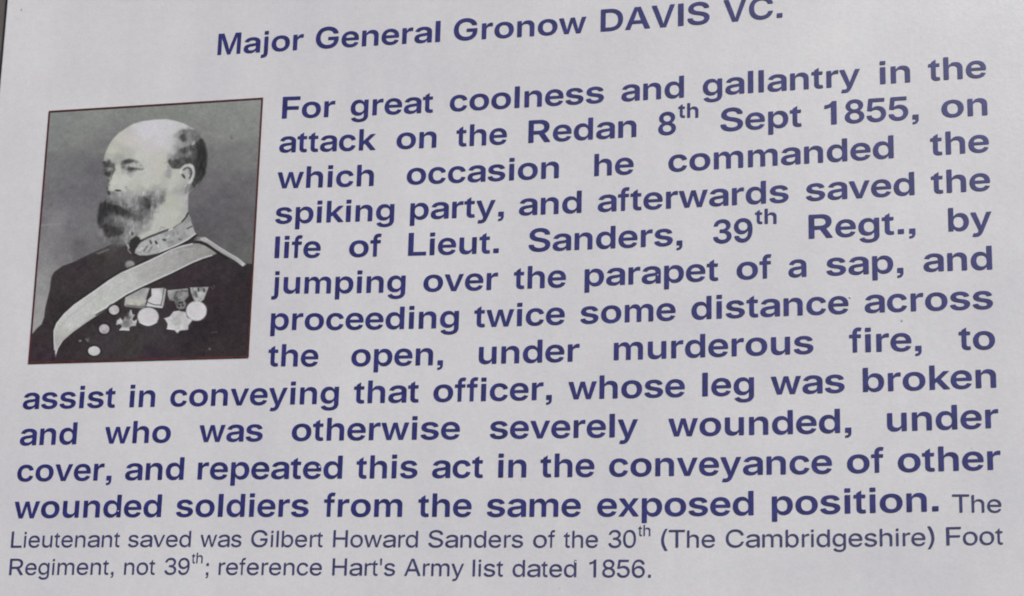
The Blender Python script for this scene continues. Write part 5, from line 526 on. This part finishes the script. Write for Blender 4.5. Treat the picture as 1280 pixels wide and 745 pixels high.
def slab(name, u0, v0, u1, v1, y0, y1, bev, mat, parent=None):
    """a flat board with a small rounded front arris; its front at y0, its back at y1"""
    rings = []
    for k in range(4):
        t = math.radians(30 * k)
        rings.append((bev * (1 - math.sin(t)), y0 + bev * (1 - math.cos(t))))
    rings.append((0.0, y1))
    verts, faces = [], []
    for ins, y in rings:
        for u, v, su, sv in ((u0, v0, 1, -1), (u1, v0, -1, -1), (u1, v1, -1, 1), (u0, v1, 1, 1)):
            verts.append((u * EM + su * ins, y, -v * EM + sv * ins))
    faces.append((3, 2, 1, 0))
    n = len(rings)
    for r in range(n - 1):
        for i in range(4):
            j = (i + 1) % 4
            faces.append((r * 4 + i, r * 4 + j, r * 4 + 4 + j, r * 4 + 4 + i))
    faces.append(tuple(4 * (n - 1) + i for i in range(4)))
    return link(name, verts, faces, mat, parent)

# ------------------------------------------------------------------ the panel and what it is mounted on
backing = slab('backing_board', -27, -14, 25, 28, 0.0013, 0.024, 0.001, M_BACKING)
backing.location = (0, 0, PANEL_Z)
backing['label'] = 'dark weathered grey board seen as a narrow strip behind the white panel'
backing['category'] = 'board'

panel = bpy.data.objects.new('information_panel', None)
C.objects.link(panel)
panel.location = (0, 0, PANEL_Z)
panel['label'] = 'white printed information panel with navy lettering and a portrait of a bearded officer'
panel['category'] = 'sign'
slab('sheet', -15.22, -8.0, 14.75, 18.6, 0.0, 0.0012, 0.0003, M_SHEET, panel)

# ------------------------------------------------------------------ lettering
_tess = {}
def glyph(font, ch):
    """outline of one letter: points in em, triangles, ink extent"""
    key = (font, ch)
    if key not in _tess:
        loops = []
        for part in GLYPHS[font][ch].split(';'):
            n = [int(q) for q in part.split()]
            loops.append([Vector((n[i] / 1000.0, n[i + 1] / 1000.0, 0.0)) for i in range(0, len(n), 2)])
        pts = [p for l in loops for p in l]
        first = [sum(len(l) for l in loops[:i]) for i in range(len(loops))]
        def holds(a, b):
            p, r = b[0], False
            for i in range(len(a)):
                q0, q1 = a[i], a[(i + 1) % len(a)]
                if (q0.y > p.y) != (q1.y > p.y) and p.x < (q1.x - q0.x) * (p.y - q0.y) / (q1.y - q0.y) + q0.x:
                    r = not r
            return r
        tris = []
        outer = [i for i in range(len(loops)) if not any(j != i and holds(loops[j], loops[i]) for j in range(len(loops)))]
        for i in outer:                                   # a stem, a dot: each filled with its own counters
            group = [i] + [j for j in range(len(loops)) if j != i and holds(loops[i], loops[j])]
            index = [first[j] + n for j in group for n in range(len(loops[j]))]
            tris += [tuple(index[n] for n in t) for t in tessellate_polygon([loops[j] for j in group])]
        xs = [p.x for p in pts]
        _tess[key] = (pts, tris, min(xs), max(xs))
    return _tess[key]

def word_mesh(V, F, font, size, text, ul, ur, base, lift=0.0001):
    """sets a word between ul and ur on the baseline base(u); advances and side bearings from INK_BOX"""
    box = INK_BOX[font]
    adv = [box[c][0] for c in text]
    x0 = box[text[0]][1]
    x1 = sum(adv[:-1]) + box[text[-1]][2]
    k = (ur - ul) / (x1 - x0)
    pen = 0
    for c in text:
        pts, tris, gx0, gx1 = glyph(font, c)
        a, b0, b1 = box[c]
        ys = size * (0.95 if c.islower() else 0.985)
        off = len(V)
        uc = ul + (pen + (b0 + b1) / 2 - x0) * k
        vb = base(uc)
        slope = base(uc + 0.05) - base(uc - 0.05)
        for p in pts:
            s = (p.x - gx0) / (gx1 - gx0)
            u = ul + (pen + b0 + (b1 - b0) * s - x0) * k
            V.append(at(u, vb + slope * 10 * (u - uc) - p.y * ys, lift))
        for t in tris:
            pa, pb, pc = (V[off + i] for i in t)
            cr = (pb[0] - pa[0]) * (pc[2] - pa[2]) - (pb[2] - pa[2]) * (pc[0] - pa[0])
            F.append(tuple(off + i for i in (t if cr > 0 else t[::-1])))
        pen += a

for k, (bold, size, coef, words) in enumerate(TEXT_LINES):
    font = 'bold' if bold else 'regular'
    def base(u, coef=coef):
        return float(np.polyval(coef, u))
    V, F = [], []
    for text, ul, ur in words:
        word_mesh(V, F, font, size, text, ul, ur, base)
    RV, RF = [], []
    for text, b, sz, ul, ur, vl, vr, row in EXTRA_WORDS:
        if row != k:
            continue
        def flat_base(u, ul=ul, ur=ur, vl=vl, vr=vr):
            return vl + (vr - vl) * (u - ul) / (ur - ul)
        if b == bold:
            word_mesh(V, F, font, sz, text, ul, ur, flat_base)
        else:
            word_mesh(RV, RF, 'regular', sz, text, ul, ur, flat_base)
    name = 'heading' if k == 0 else ('text_line' if bold else 'footnote_line')
    link(name, V, F, M_BOLD if bold else M_REGULAR, panel)
    if RV:
        link('footnote_line', RV, RF, M_REGULAR, panel)

def spots(name, data, mat, lift, seed):
    rng = np.random.default_rng(seed)
    for u, v, r in data:
        V = []
        for i in range(9):
            rr = r * rng.uniform(0.7, 1.25)
            V.append(at(u + rr * math.cos(2 * math.pi * i / 9), v - rr * math.sin(2 * math.pi * i / 9), lift))
        link(name, V, [tuple(range(9))], mat, panel)
spots('worn_spot', CHIPS, M_CHIP, 0.0002, 3)
spots('dirt_speck', SPECKS, M_SPECK, 0.00015, 4)

# ------------------------------------------------------------------ the printed portrait
NS, NT = 396, 510
S, T = np.meshgrid(np.linspace(0, PW, NS), np.linspace(0, PH, NT))

def window(px, py, pad):
    s0 = int(np.clip((px.min() - pad) / PW * (NS - 1), 0, NS - 1)); s1 = int(np.clip((px.max() + pad) / PW * (NS - 1) + 2, 1, NS))
    t0 = int(np.clip((py.min() - pad) / PH * (NT - 1), 0, NT - 1)); t1 = int(np.clip((py.max() + pad) / PH * (NT - 1) + 2, 1, NT))
    return slice(t0, t1), slice(s0, s1)

def edge_distance(x, y, px, py, closed):
    d = np.full(x.shape, 1e9)
    n = len(px)
    for i in range(n if closed else n - 1):
        j = (i + 1) % n
        ex, ey = px[j] - px[i], py[j] - py[i]
        t = np.clip(((x - px[i]) * ex + (y - py[i]) * ey) / max(ex * ex + ey * ey, 1e-12), 0, 1)
        d = np.minimum(d, (x - px[i] - t * ex) ** 2 + (y - py[i] - t * ey) ** 2)
    return np.sqrt(d)

def inside(x, y, px, py):
    r = np.zeros(x.shape, bool)
    n = len(px)
    for i in range(n):
        j = (i + 1) % n
        if py[i] == py[j]:
            continue
        c = (py[i] > y) != (py[j] > y)
        r ^= c & (x < (px[j] - px[i]) * (y - py[i]) / (py[j] - py[i]) + px[i])
    return r

def smooth_noise(rng, cells_s, cells_t):
    g = rng.normal(size=(cells_t + 2, cells_s + 2))
    a = np.linspace(0, cells_s, NS, endpoint=False); b = np.linspace(0, cells_t, NT, endpoint=False)
    i, j = a.astype(int), b.astype(int)
    fa, fb = (a - i)[None, :], (b - j)[:, None]
    fa, fb = fa * fa * (3 - 2 * fa), fb * fb * (3 - 2 * fb)
    return (g[j][:, i] * (1 - fa) + g[j][:, i + 1] * fa) * (1 - fb) + (g[j + 1][:, i] * (1 - fa) + g[j + 1][:, i + 1] * fa) * fb

def paint_portrait():
    rng = np.random.default_rng(11)
    img = np.zeros((NT, NS, 3))
    ids = np.zeros((NT, NS), int)
    strands = smooth_noise(rng, 150, 60) * 0.6 + smooth_noise(rng, 90, 40) * 0.5
    mottle = smooth_noise(rng, 120, 155) * 0.5 + smooth_noise(rng, 45, 58) * 0.5
    for k, (name, poly, samp, feather, power, amp) in enumerate(REGIONS):
        sm = np.array(samp, float).reshape(-1, 5)
        if poly:
            pp = np.array(poly, float).reshape(-1, 2) / 1000
            px, py = pp[:, 0], pp[:, 1]
            f = feather / 1000
            w = window(px, py, f * 2)
            x, y = S[w], T[w]
            d = edge_distance(x, y, px, py, True)
            d = np.where(inside(x, y, px, py), d, -d)
            al = np.clip(d / (2 * f) + 0.5, 0, 1)
            al = al * al * (3 - 2 * al)
        else:
            w = (slice(0, NT), slice(0, NS))
            x, y = S, T
            al = np.ones(x.shape)
        tot = np.zeros(x.shape)
        col = np.zeros(x.shape + (3,))
        for sx, sy, r, g, b in sm:
            wt = 1.0 / ((x - sx / 1000) ** 2 + (y - sy / 1000) ** 2 + 0.0025) ** (power / 2 * 1.5)
            tot += wt
            col += wt[..., None] * np.array((r, g, b))
        col /= tot[..., None]
        tex = strands if name in ('beard', 'hair') else mottle
        col += (amp * tex[w])[..., None]
        img[w] = img[w] * (1 - al[..., None]) + col * al[..., None]
        ids[w] = np.where(al > 0.5, k, ids[w])
    for poly, width, c, feather, op, closed in DETAILS:
        pp = np.array(poly, float).reshape(-1, 2) / 1000
        px, py = pp[:, 0], pp[:, 1]
        f, wd = max(feather / 1000, 0.008), width / 1000
        w = window(px, py, f * 2 + wd)
        x, y = S[w], T[w]
        if closed:
            d = edge_distance(x, y, px, py, True)
            d = np.where(inside(x, y, px, py), d, -d)
        else:
            d = wd / 2 - edge_distance(x, y, px, py, False)
        al = np.clip(d / (2 * f) + 0.5, 0, 1) if closed or wd > 2 * f else np.clip((d + f) / (wd / 2 + f), 0, 1)
        al = (al * al * (3 - 2 * al) * op)[..., None]
        img[w] = img[w] * (1 - al) + np.array(c, float) * al
    for cx, cy, r, g, op in DABS:                          # soft touches: locks of hair, lids, the folds of the ear
        cx, cy, r = cx / 1000, cy / 1000, r / 1000
        w = window(np.array([cx]), np.array([cy]), r * 2.2)
        al = (op * np.exp(-((S[w] - cx) ** 2 + (T[w] - cy) ** 2) / (r * r) * 1.2))[..., None]
        img[w] = img[w] * (1 - al) + np.array((g + 1, g, g - 2), float) * al
    hairy = np.isin(ids, [k for k, q in enumerate(REGIONS) if q[0] in ('hair', 'beard')])
    img += (np.where(hairy, 7.0, 0.0) * strands)[..., None]
    img += rng.normal(size=(NT, NS, 1)) * 2.2              # film grain
    return np.clip(img, 8, 235), ids

def region_mesh(name, img, ids, k, parent):
    fid = ids[:-1, :-1]
    jj, ii = np.nonzero(fid == k)
    quads = np.stack([jj * NS + ii, (jj + 1) * NS + ii, (jj + 1) * NS + ii + 1, jj * NS + ii + 1], 1)
    used, inv = np.unique(quads.ravel(), return_inverse=True)
    u, v = S.ravel()[used] + PX, T.ravel()[used] + PY
    co = np.stack([u * EM, np.full(len(u), -0.0001), -v * EM], 1)
    o = link(name, co.tolist(), inv.reshape(-1, 4).tolist(), M_PRINT, parent)
    ca = o.data.color_attributes.new('print_colour', 'FLOAT_COLOR', 'POINT')
    c = np.ones((len(used), 4))
    c[:, :3] = lin(img.reshape(-1, 3)[used]) * PRINT_GAIN
    ca.data.foreach_set('color', c.ravel())
    return o

img, ids = paint_portrait()
portrait = region_mesh('portrait', img, ids, 0, panel)          # the grey studio ground of the picture
portrait['label'] = 'black and white portrait of a bald bearded officer in a dark tunic with a pale sash and medals'
for k, reg in enumerate(REGIONS):
    if k:
        region_mesh(reg[0], img, ids, k, portrait)

bw = 0.052
o0, o1 = (PX - bw / 2, PY - bw / 2), (PX + PW + bw / 2, PY + PH + bw / 2)
V, F = [], []
for ins in (0.0, bw):
    for u, v in ((o0[0] + ins, o0[1] + ins), (o1[0] - ins, o0[1] + ins), (o1[0] - ins, o1[1] - ins), (o0[0] + ins, o1[1] - ins)):
        V.append(at(u, v, 0.0002))
for i in range(4):
    j = (i + 1) % 4
    F.append((i, i + 4, j + 4, j))
link('border', V, F, M_BORDER, portrait)
